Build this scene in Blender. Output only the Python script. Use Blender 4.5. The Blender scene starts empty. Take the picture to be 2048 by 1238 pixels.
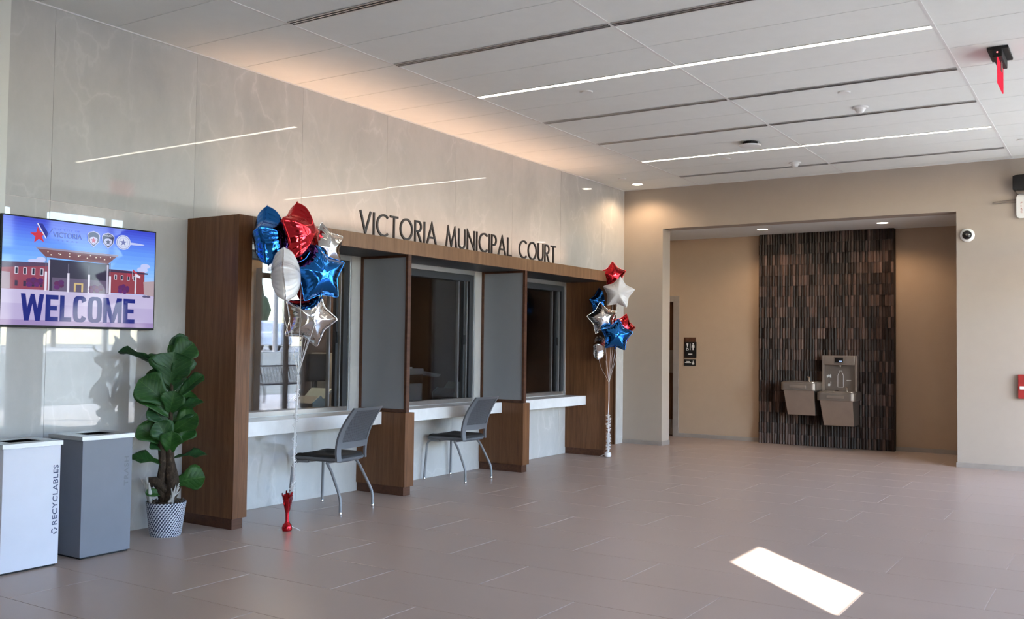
import bpy, bmesh, math, random
import numpy as np
from mathutils import Vector, Matrix

sc = bpy.context.scene
COL = sc.collection
PI = math.pi
random.seed(7)

# ------------------------------------------------------------------ camera
cam_d = bpy.data.cameras.new('camera')
cam_d.sensor_width = 36.0
cam_d.lens = 36.0 * 1918.15 / 2048.0
cam_d.clip_end = 500
cam = bpy.data.objects.new('camera', cam_d)
COL.objects.link(cam)
CAM = Vector((6.4075, -13.1193, 1.45))
_y, _p, _r = -0.57021, 0.03713, 0.01222
_f = Vector((math.sin(_y) * math.cos(_p), math.cos(_y) * math.cos(_p), math.sin(_p)))
_rt = Vector((math.cos(_y), -math.sin(_y), 0))
_up = _rt.cross(_f)
_r2 = _rt * math.cos(_r) + _up * math.sin(_r)
_u2 = -_rt * math.sin(_r) + _up * math.cos(_r)
cam.matrix_world = Matrix(((_r2.x, _u2.x, -_f.x, CAM.x), (_r2.y, _u2.y, -_f.y, CAM.y),
                           (_r2.z, _u2.z, -_f.z, CAM.z), (0, 0, 0, 1)))
sc.camera = cam

# ------------------------------------------------------------------ world, sun, exposure
SUN_EL = math.radians(38)
w = bpy.data.worlds.new('world')
sc.world = w
w.use_nodes = True
nt = w.node_tree
nt.nodes.clear()
sky = nt.nodes.new('ShaderNodeTexSky')
sky.sky_type = 'NISHITA'
sky.sun_disc = False
sky.sun_elevation = SUN_EL
sky.sun_rotation = math.radians(135)
sky.air_density = 1.0
sky.dust_density = .6
sky.ozone_density = 2.8
bg = nt.nodes.new('ShaderNodeBackground')
bg.inputs['Strength'].default_value = 3.6
wo = nt.nodes.new('ShaderNodeOutputWorld')
nt.links.new(sky.outputs[0], bg.inputs[0])
nt.links.new(bg.outputs[0], wo.inputs[0])

sun_d = bpy.data.lights.new('sun', 'SUN')
sun_d.energy = 46.0
sun_d.angle = math.radians(0.53)
sun_d.color = (1.0, .97, .90)
sun = bpy.data.objects.new('sun', sun_d)
COL.objects.link(sun)
sun.location = (20, -22, 16)
sun.rotation_euler = Vector((-math.cos(SUN_EL) * .7071, math.cos(SUN_EL) * .7071, -math.sin(SUN_EL))).to_track_quat('-Z', 'Y').to_euler()

sc.view_settings.view_transform = 'Standard'
sc.view_settings.look = 'None'
sc.view_settings.gamma = 1.0
sc.view_settings.exposure = -0.18
sc.view_settings.use_curve_mapping = False
sc.cycles.max_bounces = 6
sc.cycles.diffuse_bounces = 4
sc.cycles.glossy_bounces = 3
sc.cycles.transmission_bounces = 6
sc.cycles.transparent_max_bounces = 12
sc.cycles.caustics_reflective = False
sc.cycles.caustics_refractive = False
sc.cycles.sample_clamp_indirect = 6.0
sc.cycles.use_denoising = True
sc.cycles.use_adaptive_sampling = True
sc.cycles.adaptive_threshold = 0.1

H = 3.814          # ceiling height


# ------------------------------------------------------------------ materials
class NT:
    def __init__(s, name):
        s.m = bpy.data.materials.new(name)
        s.m.use_nodes = True
        s.t = s.m.node_tree
        s.t.nodes.clear()
        s.out = s.n('ShaderNodeOutputMaterial')

    def n(s, typ, **kw):
        nd = s.t.nodes.new(typ)
        for k, v in kw.items():
            if k.startswith('i_'):
                key = k[2:]
                key = int(key) if key.isdigit() else key.replace('_', ' ')
                nd.inputs[key].default_value = v
            else:
                setattr(nd, k, v)
        return nd

    def l(s, a, b):
        s.t.links.new(a, b)

    def ramp(s, fac, stops):
        r = s.n('ShaderNodeValToRGB')
        e = r.color_ramp.elements
        while len(e) > 1:
            e.remove(e[-1])
        e[0].position, e[0].color = stops[0][0], (*stops[0][1], 1)
        for p, c in stops[1:]:
            x = e.new(p)
            x.color = (*c, 1)
        s.l(fac, r.inputs[0])
        return r.outputs[0]

    def math(s, op, a, b=None, c=None):
        nd = s.n('ShaderNodeMath', operation=op)
        for i, x in enumerate((a, b, c)):
            if x is None:
                continue
            if isinstance(x, (int, float)):
                nd.inputs[i].default_value = x
            else:
                s.l(x, nd.inputs[i])
        return nd.outputs[0]

    def coords(s, scale=(1, 1, 1), rnd=False, kind='Object'):
        tc = s.n('ShaderNodeTexCoord')
        src = tc.outputs[kind]
        mp = s.n('ShaderNodeMapping')
        mp.inputs['Scale'].default_value = scale
        if rnd:
            oi = s.n('ShaderNodeObjectInfo')
            mm = s.n('ShaderNodeVectorMath', operation='SCALE')
            cx = s.n('ShaderNodeCombineXYZ')
            s.l(oi.outputs['Random'], cx.inputs[0])
            s.l(oi.outputs['Random'], cx.inputs[1])
            s.l(oi.outputs['Random'], cx.inputs[2])
            s.l(cx.outputs[0], mm.inputs[0])
            mm.inputs['Scale'].default_value = 57.0
            ad = s.n('ShaderNodeVectorMath', operation='ADD')
            s.l(src, ad.inputs[0])
            s.l(mm.outputs[0], ad.inputs[1])
            src = ad.outputs[0]
        s.l(src, mp.inputs[0])
        return mp.outputs[0]

    def noise(s, co, scale, detail=4, rough=.55, dist=0.0):
        nd = s.n('ShaderNodeTexNoise')
        nd.inputs['Scale'].default_value = scale
        nd.inputs['Detail'].default_value = detail
        nd.inputs['Roughness'].default_value = rough
        nd.inputs['Distortion'].default_value = dist
        s.l(co, nd.inputs['Vector'])
        return nd.outputs['Fac']

    def mix(s, fac, a, b, mode='MIX'):
        nd = s.n('ShaderNodeMix', data_type='RGBA', blend_type=mode)
        if isinstance(fac, (int, float)):
            nd.inputs[0].default_value = fac
        else:
            s.l(fac, nd.inputs[0])
        for i, x in ((6, a), (7, b)):
            if isinstance(x, tuple):
                nd.inputs[i].default_value = (*x, 1)
            else:
                s.l(x, nd.inputs[i])
        return nd.outputs[2]

    def bsdf(s, col, rough=.5, metal=0.0, spec=.5, coat=0.0, bump=None, bstr=.1, bdist=.01, **kw):
        b = s.n('ShaderNodeBsdfPrincipled')
        if isinstance(col, tuple):
            b.inputs['Base Color'].default_value = (*col, 1)
        else:
            s.l(col, b.inputs['Base Color'])
        if isinstance(rough, (int, float)):
            b.inputs['Roughness'].default_value = rough
        else:
            s.l(rough, b.inputs['Roughness'])
        b.inputs['Metallic'].default_value = metal
        b.inputs['Specular IOR Level'].default_value = spec
        b.inputs['Coat Weight'].default_value = coat
        b.inputs['Coat Roughness'].default_value = .05
        for k, v in kw.items():
            b.inputs[k.replace('_', ' ')].default_value = v
        if bump is not None:
            bn = s.n('ShaderNodeBump')
            bn.inputs['Strength'].default_value = bstr
            bn.inputs['Distance'].default_value = bdist
            s.l(bump, bn.inputs['Height'])
            s.l(bn.outputs[0], b.inputs['Normal'])
        s.l(b.outputs[0], s.out.inputs[0])
        return s.m


def plain(name, col, rough=.5, metal=0.0, spec=.5, var=.06, vs=6.0, bump=0.0, bs=200.0, coat=0.0, rnd=False, **kw):
    t = NT(name)
    co = t.coords(rnd=rnd)
    nz = t.noise(co, vs, 3)
    a = tuple(max(0, c * (1 - var)) for c in col)
    b = tuple(min(1, c * (1 + var)) for c in col)
    c = t.ramp(nz, [(.3, a), (.7, b)])
    bp = t.noise(co, bs, 2) if bump else None
    return t.bsdf(c, rough, metal, spec, coat, bp, bump, .004, **kw)


def emit(name, col, st):
    t = NT(name)
    e = t.n('ShaderNodeEmission')
    e.inputs[0].default_value = (*col, 1)
    e.inputs[1].default_value = st
    t.l(e.outputs[0], t.out.inputs[0])
    return t.m


def marble_mat(name, base, vein, dark):
    t = NT(name)
    co = t.coords((1, 1, .62), rnd=True)
    big = t.noise(co, 1.1, 5, .6, .6)
    c = t.ramp(big, [(.30, dark), (.5, base), (.75, tuple(min(1, x * 1.06) for x in base))])
    # veins: warped distance to cell edges
    wn = t.n('ShaderNodeTexNoise')
    wn.inputs['Scale'].default_value = 2.2
    wn.inputs['Detail'].default_value = 6
    t.l(co, wn.inputs['Vector'])
    vm = t.n('ShaderNodeVectorMath', operation='MULTIPLY_ADD')
    t.l(wn.outputs['Color'], vm.inputs[0])
    vm.inputs[1].default_value = (.75, .75, .75)
    t.l(co, vm.inputs[2])
    vo = t.n('ShaderNodeTexVoronoi', feature='DISTANCE_TO_EDGE')
    vo.inputs['Scale'].default_value = 2.3
    t.l(vm.outputs[0], vo.inputs['Vector'])
    vfac = t.ramp(vo.outputs['Distance'], [(0.0, (1, 1, 1)), (.01, (.75, .75, .75)), (.035, (.25, .25, .25)), (.14, (0, 0, 0))])
    br = t.noise(co, 1.7, 2)
    vf = t.math('MULTIPLY', vfac, t.ramp(br, [(.36, (0, 0, 0)), (.64, (.38, .38, .38))]))
    c = t.mix(vf, c, vein)
    fine = t.noise(co, 9, 6, .7)
    c = t.mix(.12, c, t.ramp(fine, [(.3, dark), (.7, vein)]))
    return t.bsdf(c, .012, 0, .85, .0)


def wood_mat(name, c1, c2, c3, axis='z', rough=.38):
    t = NT(name)
    sca = {'z': (9, 9, .55), 'y': (9, .55, 9), 'x': (.55, 9, 9)}[axis]
    co = t.coords(sca)
    n1 = t.noise(co, 1.6, 7, .62, 1.4)
    n2 = t.noise(co, 9.0, 5, .7, .4)
    c = t.ramp(n1, [(.28, c1), (.48, c2), (.72, c3)])
    c = t.mix(.35, c, t.ramp(n2, [(.3, c1), (.7, c3)]))
    co2 = t.coords(tuple(x * .14 for x in sca))
    kn = t.noise(co2, 1.3, 3)
    c = t.mix(t.ramp(kn, [(.4, (0, 0, 0)), (.7, (.35, .35, .35))]), c, c1)
    return t.bsdf(c, rough, 0, .22, 0, n2, .08, .002)


def floor_mat():
    t = NT('porcelain_tile')
    co = t.coords((.5, 2.2, 1), rnd=True)
    n1 = t.noise(co, 1.4, 6, .6, .5)
    oi = t.n('ShaderNodeObjectInfo')
    c = t.ramp(n1, [(.25, (.415, .325, .276)), (.75, (.450, .355, .304))])
    c = t.mix(t.math('MULTIPLY', oi.outputs['Random'], .12), c, (.385, .30, .262))
    fine = t.noise(t.coords((1, 1, 1)), 120, 2)
    rough = t.math('MULTIPLY_ADD', n1, .08, .27)
    return t.bsdf(c, rough, 0, .42, 0, fine, .03, .001)


def pane_mat(name, tint, refl, rough=0.0, trans=1.0):
    """thin sheet of glass: clear or tinted, mirror reflection after Fresnel"""
    t = NT(name)
    tr = t.n('ShaderNodeBsdfTransparent')
    tr.inputs[0].default_value = (*tint, 1)
    gl = t.n('ShaderNodeBsdfGlossy')
    gl.inputs['Roughness'].default_value = rough
    lw = t.n('ShaderNodeLayerWeight')
    lw.inputs[0].default_value = .5
    f5 = t.math('POWER', lw.outputs['Facing'], 5.0)
    fac = t.math('MULTIPLY', t.math('MULTIPLY_ADD', f5, .96, .04), refl)
    fac = t.math('MINIMUM', fac, 1.0)
    mx = t.n('ShaderNodeMixShader')
    t.l(fac, mx.inputs[0])
    t.l(tr.outputs[0], mx.inputs[1])
    t.l(gl.outputs[0], mx.inputs[2])
    t.l(mx.outputs[0], t.out.inputs[0])
    return t.m


def vcol_mat(name, emission=None, rough=.5, spec=.5, metal=0.0):
    t = NT(name)
    at = t.n('ShaderNodeAttribute', attribute_name='Col')
    if emission:
        b = t.n('ShaderNodeBsdfPrincipled')
        b.inputs['Base Color'].default_value = (.01, .01, .012, 1)
        b.inputs['Roughness'].default_value = .05
        b.inputs['Specular IOR Level'].default_value = .22
        t.l(at.outputs['Color'], b.inputs['Emission Color'])
        b.inputs['Emission Strength'].default_value = emission
        t.l(b.outputs[0], t.out.inputs[0])
        return t.m
    return t.bsdf(at.outputs['Color'], rough, metal, spec)


def leaf_mat():
    t = NT('fig_leaf')
    tc = t.n('ShaderNodeTexCoord')
    sp = t.n('ShaderNodeSeparateXYZ')
    t.l(tc.outputs['Object'], sp.inputs[0])
    ax = t.math('ABSOLUTE', sp.outputs[0])
    vv = t.math('SUBTRACT', sp.outputs[1], t.math('MULTIPLY', ax, .75))
    wv = t.math('PINGPONG', vv, .016)
    side = t.math('LESS_THAN', wv, .0013)
    mid = t.math('LESS_THAN', ax, .0022)
    vein = t.math('MAXIMUM', side, mid)
    oi = t.n('ShaderNodeObjectInfo')
    nz = t.noise(tc.outputs['Object'], 14, 3)
    c = t.ramp(nz, [(.3, (.011, .046, .009)), (.7, (.024, .086, .014))])
    c = t.mix(oi.outputs['Random'], c, (.012, .045, .016))
    c = t.mix(t.math('MULTIPLY', vein, .32), c, (.09, .19, .05))
    h = t.math('SUBTRACT', t.math('MULTIPLY', wv, 30.0), t.math('MULTIPLY', mid, .6))
    return t.bsdf(c, .42, 0, .25, 0, h, .35, .004)


def pot_mat():
    t = NT('woven_pot')
    tc = t.n('ShaderNodeTexCoord')
    sp = t.n('ShaderNodeSeparateXYZ')
    t.l(tc.outputs['Object'], sp.inputs[0])
    ang = t.math('ARCTAN2', sp.outputs[1], sp.outputs[0])
    u = t.math('MULTIPLY', ang, 36 / (2 * PI))
    v = t.math('MULTIPLY', sp.outputs[2], 66)
    row = t.math('FLOOR', v)
    uu = t.math('FRACT', t.math('MULTIPLY_ADD', row, .5, t.math('ADD', u, 100)))
    vv = t.math('FRACT', v)
    du = t.math('ABSOLUTE', t.math('SUBTRACT', uu, t.math('MULTIPLY_ADD', vv, .35, .32)))
    dv = t.math('ABSOLUTE', t.math('SUBTRACT', vv, .5))
    k = t.math('MULTIPLY', t.math('LESS_THAN', du, .30), t.math('LESS_THAN', dv, .42))
    c = t.mix(k, (.62, .64, .70), (.018, .025, .06))
    return t.bsdf(c, .6, 0, .4, 0, t.math('SUBTRACT', 1.0, k), .5, .004)


def bark_mat():
    t = NT('gnarled_bark')
    co = t.coords((1, 1, .5))
    n1 = t.noise(co, 45, 6, .7, .6)
    c = t.ramp(n1, [(.3, (.012, .008, .006)), (.55, (.05, .032, .020)), (.75, (.17, .12, .08))])
    return t.bsdf(c, .85, 0, .3, 0, n1, .9, .01)


def foil(name, col, rough=.09):
    t = NT(name)
    co = t.coords()
    n1 = t.noise(co, 16, 3, .6, .4)
    return t.bsdf(col, rough, 1.0, .5, 0, n1, .10, .01)


M = {}
M['marble'] = marble_mat('marble_slab', (.475, .464, .450), (.70, .685, .665), (.415, .408, .400))
M['wood'] = wood_mat('walnut_veneer', (.072, .028, .012), (.140, .060, .027), (.225, .108, .050))
M['wood_fascia'] = wood_mat('walnut_fascia', (.13, .066, .034), (.21, .115, .062), (.29, .165, .092))
M['wood_dark'] = wood_mat('walnut_plinth', (.045, .018, .011), (.085, .036, .021), (.13, .06, .035), axis='y')
M['tile'] = floor_mat()
M['grout'] = plain('grout', (.66, .60, .57), .8)  # grout tone lightened to paint in highlights along the floor joints
M['ceil'] = plain('ceiling_panel_fibre', (.80, .82, .80), .85, spec=.2, var=.015, bump=.05, bs=350)
M['ceil_gap'] = plain('ceiling_void', (.22, .22, .22), .9)
M['tbar'] = plain('ceiling_grid_metal', (.74, .74, .73), .5)
M['paint'] = plain('beige_wall_paint', (.395, .335, .285), .75, spec=.3, var=.015, bump=.03, bs=180)
M['paint_white'] = plain('off_white_paint', (.66, .66, .62), .6, var=.02)
M['niche_paint'] = plain('tan_wall_paint', (.44, .325, .235), .75, spec=.3, var=.015, bump=.03, bs=180)
M['base_metal'] = plain('baseboard_metal', (.36, .32, .29), .45, .3)
M['ridge'] = vcol_mat('ridged_clay_tile', rough=.45, spec=.22)
M['quartz'] = plain('white_quartz', (.70, .70, .71), .18, var=.05, vs=9)
M['alu'] = plain('brushed_aluminium', (.58, .59, .60), .35, .85)
M['alu_dark'] = plain('dark_bronze_frame', (.034, .036, .040), .45, .15, spec=.35)
M['alu_tray'] = plain('window_tray_metal', (.40, .36, .33), .3, .8)
M['chrome'] = plain('chrome', (.78, .78, .78), .12, 1.0, var=.02)
M['steel'] = plain('stainless_steel', (.40, .345, .30), .34, .85, var=.05)
M['steel_dark'] = plain('grey_steel', (.25, .215, .19), .4, .7)
M['frost'] = plain('frosted_glass_panel', (.285, .302, .330), .22, spec=.5, var=.03, vs=1.2)
M['black'] = plain('black_plastic', (.010, .010, .011), .55, spec=.3)
M['blackgloss'] = plain('black_gloss', (.008, .008, .009), .08)
M['hollow_shade'] = plain('painted_hollow_shade', (.004, .004, .004), 1.0, spec=0.0)
M['white'] = plain('white_plastic', (.78, .78, .77), .35, var=.02)
M['binwhite'] = plain('white_enamel', (.70, .71, .80), .28, var=.02)
M['bingrey'] = plain('grey_enamel', (.175, .185, .225), .42, var=.03)
M['binlid'] = plain('bin_lid_metal', (.50, .51, .52), .26, .6)
M['navy'] = plain('navy_print', (.045, .06, .14), .5)
M['greyprint'] = plain('grey_print', (.135, .14, .17), .5)
M['chair_grey'] = plain('grey_chair_plastic', (.125, .130, .145), .5, var=.04)
M['seat_black'] = plain('black_seat_fabric', (.014, .013, .014), .75, bump=.2, bs=400)
M['leg_grey'] = plain('grey_powder_coat', (.22, .225, .24), .42, .3)
M['letter'] = plain('dark_bronze_letter', (.060, .052, .050), .42, .55)
M['foil_red'] = foil('red_foil', (.62, .030, .040))
M['foil_blue'] = foil('blue_foil', (.028, .19, .60))
M['foil_silver'] = foil('silver_foil', (.72, .70, .68))
M['foil_white'] = plain('white_foil', (.66, .64, .64), .16, var=.02, coat=.5)
M['ribbon'] = plain('white_ribbon', (.78, .78, .80), .4)
M['leaf'] = leaf_mat()
M['pot'] = pot_mat()
M['bark'] = bark_mat()
M['soil'] = plain('potting_bark', (.06, .042, .03), .95, var=.5, vs=40, bump=.8, bs=60)
M['husk'] = plain('pale_dry_husk', (.42, .40, .38), .8, var=.2, vs=30)
M['glow'] = emit('led_strip_diffuser', (1.0, .91, .76), 12.0)
M['down'] = emit('downlight_lens', (1.0, .90, .74), 14.0)
M['cove'] = emit('cove_led', (1.0, .50, .24), 2.0)
M['exit'] = emit('lit_red_acrylic', (1.0, .045, .09), 1.1)
M['redled'] = emit('red_led', (1.0, .2, .2), 4.0)
M['red'] = plain('red_enamel', (.34, .025, .022), .4)
M['glass'] = pane_mat('teller_window_glass', (.76, .77, .77), 2.6)
M['clear'] = pane_mat('clear_window_glass', (.96, .96, .97), 1.0)
M['amber'] = plain('amber_office_paint', (.50, .30, .11), .8)
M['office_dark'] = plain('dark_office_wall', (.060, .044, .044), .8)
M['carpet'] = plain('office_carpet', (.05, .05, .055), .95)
M['machine'] = plain('grey_machine_plastic', (.26, .27, .28), .5)
M['scan'] = plain('pale_blue_grey_plastic', (.38, .48, .52), .5)
M['desk'] = plain('dark_desk_laminate', (.10, .10, .105), .45)
M['paper'] = plain('paper', (.75, .74, .70), .8)
M['lamp'] = emit('dim_amber_lamp', (1.0, .5, .12), .35)
M['door'] = wood_mat('stained_door', (.038, .016, .008), (.075, .034, .016), (.125, .060, .028))
M['concrete'] = plain('pale_concrete', (.52, .48, .42), .9, var=.08, vs=1.5)
M['grass'] = plain('dry_grass_ground', (.20, .205, .17), .95, var=.35, vs=1.2)
M['brick'] = plain('brown_sun_block', (.30, .20, .15), .9)
M['foliage'] = plain('tree_foliage', (.055, .095, .045), .9, var=.5, vs=2.5)
M['trunk'] = plain('tree_trunk', (.13, .10, .075), .9)
M['carpaint'] = plain('white_car_paint', (.78, .79, .80), .15, coat=.6, var=.01)
M['tyre'] = plain('tyre_rubber', (.02, .02, .02), .8)
M['carglass'] = plain('car_glass', (.02, .025, .03), .05)
M['pole'] = plain('grey_utility_pole', (.28, .27, .26), .8)
M['screen'] = vcol_mat('lit_screen_picture', emission=1.12)


# ------------------------------------------------------------------ mesh helpers
OFF = {}


class MB:
    def __init__(s):
        s.v, s.f, s.c = [], [], []

    def add(s, vs, fs, col=None):
        o = len(s.v)
        s.v += [tuple(p) for p in vs]
        s.f += [tuple(i + o for i in f) for f in fs]
        s.c += [col] * len(fs)
        return s

    def box(s, x0, x1, y0, y1, z0, z1, col=None):
        return s.add([(x0, y0, z0), (x1, y0, z0), (x1, y1, z0), (x0, y1, z0), (x0, y0, z1), (x1, y0, z1), (x1, y1, z1), (x0, y1, z1)],
                     [(3, 2, 1, 0), (4, 5, 6, 7), (0, 1, 5, 4), (1, 2, 6, 5), (2, 3, 7, 6), (3, 0, 4, 7)], col)

    def prism(s, pts, axis, a, b, col=None):
        """polygon (two coordinates in axis order) extruded along axis from a to b"""
        n = len(pts)
        pl = {'x': lambda p, t: (t, p[0], p[1]), 'y': lambda p, t: (p[0], t, p[1]), 'z': lambda p, t: (p[0], p[1], t)}[axis]
        vs = [pl(p, a) for p in pts] + [pl(p, b) for p in pts]
        fs = [tuple(range(n - 1, -1, -1)), tuple(range(n, 2 * n))] + [(i, (i + 1) % n, n + (i + 1) % n, n + i) for i in range(n)]
        return s.add(vs, fs, col)

    def tube(s, pts, r, n=8, cap=True, col=None):
        pts = [Vector(p) for p in pts]
        rs = r if isinstance(r, (list, tuple)) else [r] * len(pts)
        ref = None
        vs, fs = [], []
        for i, p in enumerate(pts):
            d = (pts[min(i + 1, len(pts) - 1)] - pts[max(i - 1, 0)]).normalized()
            if ref is None:
                ref = Vector((0, 0, 1)) if abs(d.z) < .9 else Vector((1, 0, 0))
            u = d.cross(ref)
            if u.length < 1e-5:
                u = d.orthogonal()
            u.normalize()
            vv = u.cross(d).normalized()
            ref = vv
            for k in range(n):
                a = 2 * PI * k / n
                vs.append(p + (u * math.cos(a) + vv * math.sin(a)) * rs[i])
        for i in range(len(pts) - 1):
            for k in range(n):
                fs.append((i * n + k, i * n + (k + 1) % n, (i + 1) * n + (k + 1) % n, (i + 1) * n + k))
        if cap:
            fs.append(tuple(range(n - 1, -1, -1)))
            fs.append(tuple((len(pts) - 1) * n + k for k in range(n)))
        return s.add(vs, fs, col)

    def lathe(s, prof, c=(0, 0, 0), n=32, axis='z', col=None):
        vs, fs = [], []
        for r, z in prof:
            for k in range(n):
                a = 2 * PI * k / n
                p = (r * math.cos(a), r * math.sin(a), z)
                if axis == 'y':
                    p = (p[0], p[2], p[1])
                if axis == 'x':
                    p = (p[2], p[0], p[1])
                vs.append((p[0] + c[0], p[1] + c[1], p[2] + c[2]))
        m = len(prof)
        for i in range(m - 1):
            for k in range(n):
                fs.append((i * n + k, i * n + (k + 1) % n, (i + 1) * n + (k + 1) % n, (i + 1) * n + k))
        if prof[0][0] > 1e-6:
            fs.append(tuple(range(n - 1, -1, -1)))
        if prof[-1][0] > 1e-6:
            fs.append(tuple((m - 1) * n + k for k in range(n)))
        return s.add(vs, fs, col)

    def mesh(s, name, mat, off=(0, 0, 0), smooth=False, bevel=0.0, ang=35):
        me = bpy.data.meshes.new(name)
        ox, oy, oz = off
        me.from_pydata([(x - ox, y - oy, z - oz) for x, y, z in s.v], [], s.f)
        if any(c is not None for c in s.c):
            at = me.color_attributes.new('Col', 'FLOAT_COLOR', 'CORNER')
            data = []
            for p, c in zip(me.polygons, s.c):
                data += [*(c or (1, 1, 1)), 1] * p.loop_total
            at.data.foreach_set('color', data)
        bm = bmesh.new()
        bm.from_mesh(me)
        bmesh.ops.remove_doubles(bm, verts=bm.verts, dist=1e-6) if smooth else None
        bmesh.ops.recalc_face_normals(bm, faces=bm.faces)
        if bevel:
            es = [e for e in bm.edges if len(e.link_faces) == 2 and e.calc_face_angle(0) > .5]
            bmesh.ops.bevel(bm, geom=es, offset=bevel, segments=2, profile=.6, affect='EDGES', clamp_overlap=True)
        bm.to_mesh(me)
        bm.free()
        me.materials.append(mat)
        if smooth:
            me.polygons.foreach_set('use_smooth', [True] * len(me.polygons))
            me.set_sharp_from_angle(angle=math.radians(ang))
        me.update()
        return me

    def build(s, name, mat, parent=None, smooth=False, bevel=0.0, loc=None, ang=35):
        off = OFF.get(parent.name, (0, 0, 0)) if parent else (loc or (0, 0, 0))
        me = s.mesh(name, mat, off, smooth, bevel, ang)
        o = bpy.data.objects.new(name, me)
        COL.objects.link(o)
        if parent:
            o.parent = parent
            OFF[o.name] = off
        else:
            o.location = off
            OFF[o.name] = off
        return o


def tag(o, label=None, cat=None, group=None, kind=None):
    if label:
        o['label'] = label
    if cat:
        o['category'] = cat
    if group:
        o['group'] = group
    if kind:
        o['kind'] = kind
    return o


def thing(name, label, cat, loc=(0, 0, 0), group=None, rz=0.0, local=False):
    o = bpy.data.objects.new(name, None)
    COL.objects.link(o)
    o.empty_display_size = .1
    o.location = loc
    o.rotation_euler = (0, 0, rz)
    OFF[o.name] = (0, 0, 0) if local else tuple(loc)
    return tag(o, label, cat, group)


def struct(name, loc=None, label=None):
    o = bpy.data.objects.new(name, None)
    COL.objects.link(o)
    o.location = loc or (0, 0, 0)
    OFF[o.name] = tuple(loc or (0, 0, 0))
    return tag(o, label, kind='structure')


def B(*a):
    return MB().box(*a)


def inst(me, name, parent, loc):
    o = bpy.data.objects.new(name, me)
    COL.objects.link(o)
    o.parent = parent
    o.location = loc
    return o


def copy_tree(src, parent=None):
    c = src.copy()
    COL.objects.link(c)
    c.parent = parent
    OFF[c.name] = OFF.get(src.name, (0, 0, 0))
    for ch in list(src.children):
        copy_tree(ch, c)
    return c


def text_geo(s, size=1.0, bold=0.0, spacing=1.0):
    cu = bpy.data.curves.new('text', 'FONT')
    cu.body = s
    cu.size = size
    cu.offset = bold
    cu.space_character = spacing
    cu.resolution_u = 3
    ob = bpy.data.objects.new('text', cu)
    COL.objects.link(ob)
    dg = bpy.context.evaluated_depsgraph_get()
    me = bpy.data.meshes.new_from_object(ob.evaluated_get(dg))
    vs = [tuple(v.co) for v in me.vertices]
    fs = [tuple(p.vertices) for p in me.polygons]
    bpy.data.objects.remove(ob)
    bpy.data.curves.remove(cu)
    bpy.data.meshes.remove(me)
    xs = [v[0] for v in vs]
    ys = [v[1] for v in vs]
    return vs, fs, (min(xs), max(xs), min(ys), max(ys))


def text_fit(mb, s, fn, col=None, bold=0.0, spacing=1.0):
    """text stretched onto the unit square, then placed by fn(u, v) -> xyz"""
    vs, fs, (x0, x1, y0, y1) = text_geo(s, 1.0, bold, spacing)
    mb.add([fn((x - x0) / (x1 - x0), (y - y0) / (y1 - y0)) for x, y, _ in vs], fs, col)


def ellipse(cx, cy, rx, ry, n=20):
    return [(cx + rx * math.cos(2 * PI * k / n), cy + ry * math.sin(2 * PI * k / n)) for k in range(n)]


# ------------------------------------------------------------------ FLOOR
floor = tag(B(-3.4, 7.4, -14.6, 1.8, -.12, -.003).build('floor', M['grout']), kind='structure')
ROW, TL, GAP = .592, 1.316, .0045
tile_cache = {}


def tile_mesh(sx, sy):
    k = (round(sx, 3), round(sy, 3))
    if k not in tile_cache:
        tile_cache[k] = B(-sx / 2, sx / 2, -sy / 2, sy / 2, -.009, 0).mesh('tile', M['tile'], bevel=.0015)
    return tile_cache[k]


for k in range(-3, 25):
    y1, y0 = -k * ROW - GAP / 2, -(k + 1) * ROW + GAP / 2
    x = (3.757 if k % 2 == 0 else 3.088) - 5 * TL
    xmin = -1.6 if k < 0 else 0.0
    while x < 7.29:
        a, b = max(x + GAP / 2, xmin), min(x + TL - GAP / 2, 7.29)
        x += TL
        if b - a < .02:
            continue
        inst(tile_mesh(b - a, y1 - y0), 'tile', floor, ((a + b) / 2, (y0 + y1) / 2, 0))

# ------------------------------------------------------------------ CEILING
ceiling = tag(B(-.2, 7.4, -14.6, 0.02, H + .015, H + .1).build('ceiling', M['ceil_gap']), kind='structure')
XC = [0.0, 1.195, 3.235, 5.245, 7.3]
YC = [0.0] + [-.13 - .6135 * k for k in range(24)]
pc = {}
for i in range(4):
    for j in range(len(YC) - 1):
        sx, sy = XC[i + 1] - XC[i] - .008, YC[j] - YC[j + 1] - .006
        k = (round(sx, 3), round(sy, 3))
        if k not in pc:
            pc[k] = B(-sx / 2, sx / 2, -sy / 2, sy / 2, 0, .014).mesh('panel', M['ceil'], bevel=.001)
        inst(pc[k], 'panel', ceiling, ((XC[i] + XC[i + 1]) / 2, (YC[j] + YC[j + 1]) / 2, H))
for xb in XC[1:4]:
    B(xb - .011, xb + .011, -14.2, 0, H - .004, H + .012).build('grid_bar', M['tbar'], ceiling)
B(0.0, .012, -14.2, 0, H - .008, H + .012).build('edge_trim', M['tbar'], ceiling)
B(0, 7.3, -.012, 0, H - .008, H + .012).build('edge_trim', M['tbar'], ceiling)

# ------------------------------------------------------------------ LEFT WALL with marble slabs
WIN = [(-7.75, -6.066), (-5.63, -3.945), (-3.50, -1.80)]
WZ0, WZ1 = .795, 2.30
OPEN = [(a, b, WZ0, WZ1) for a, b in WIN] + [(-1.30, -.25, 0.0, 2.115)]


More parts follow.
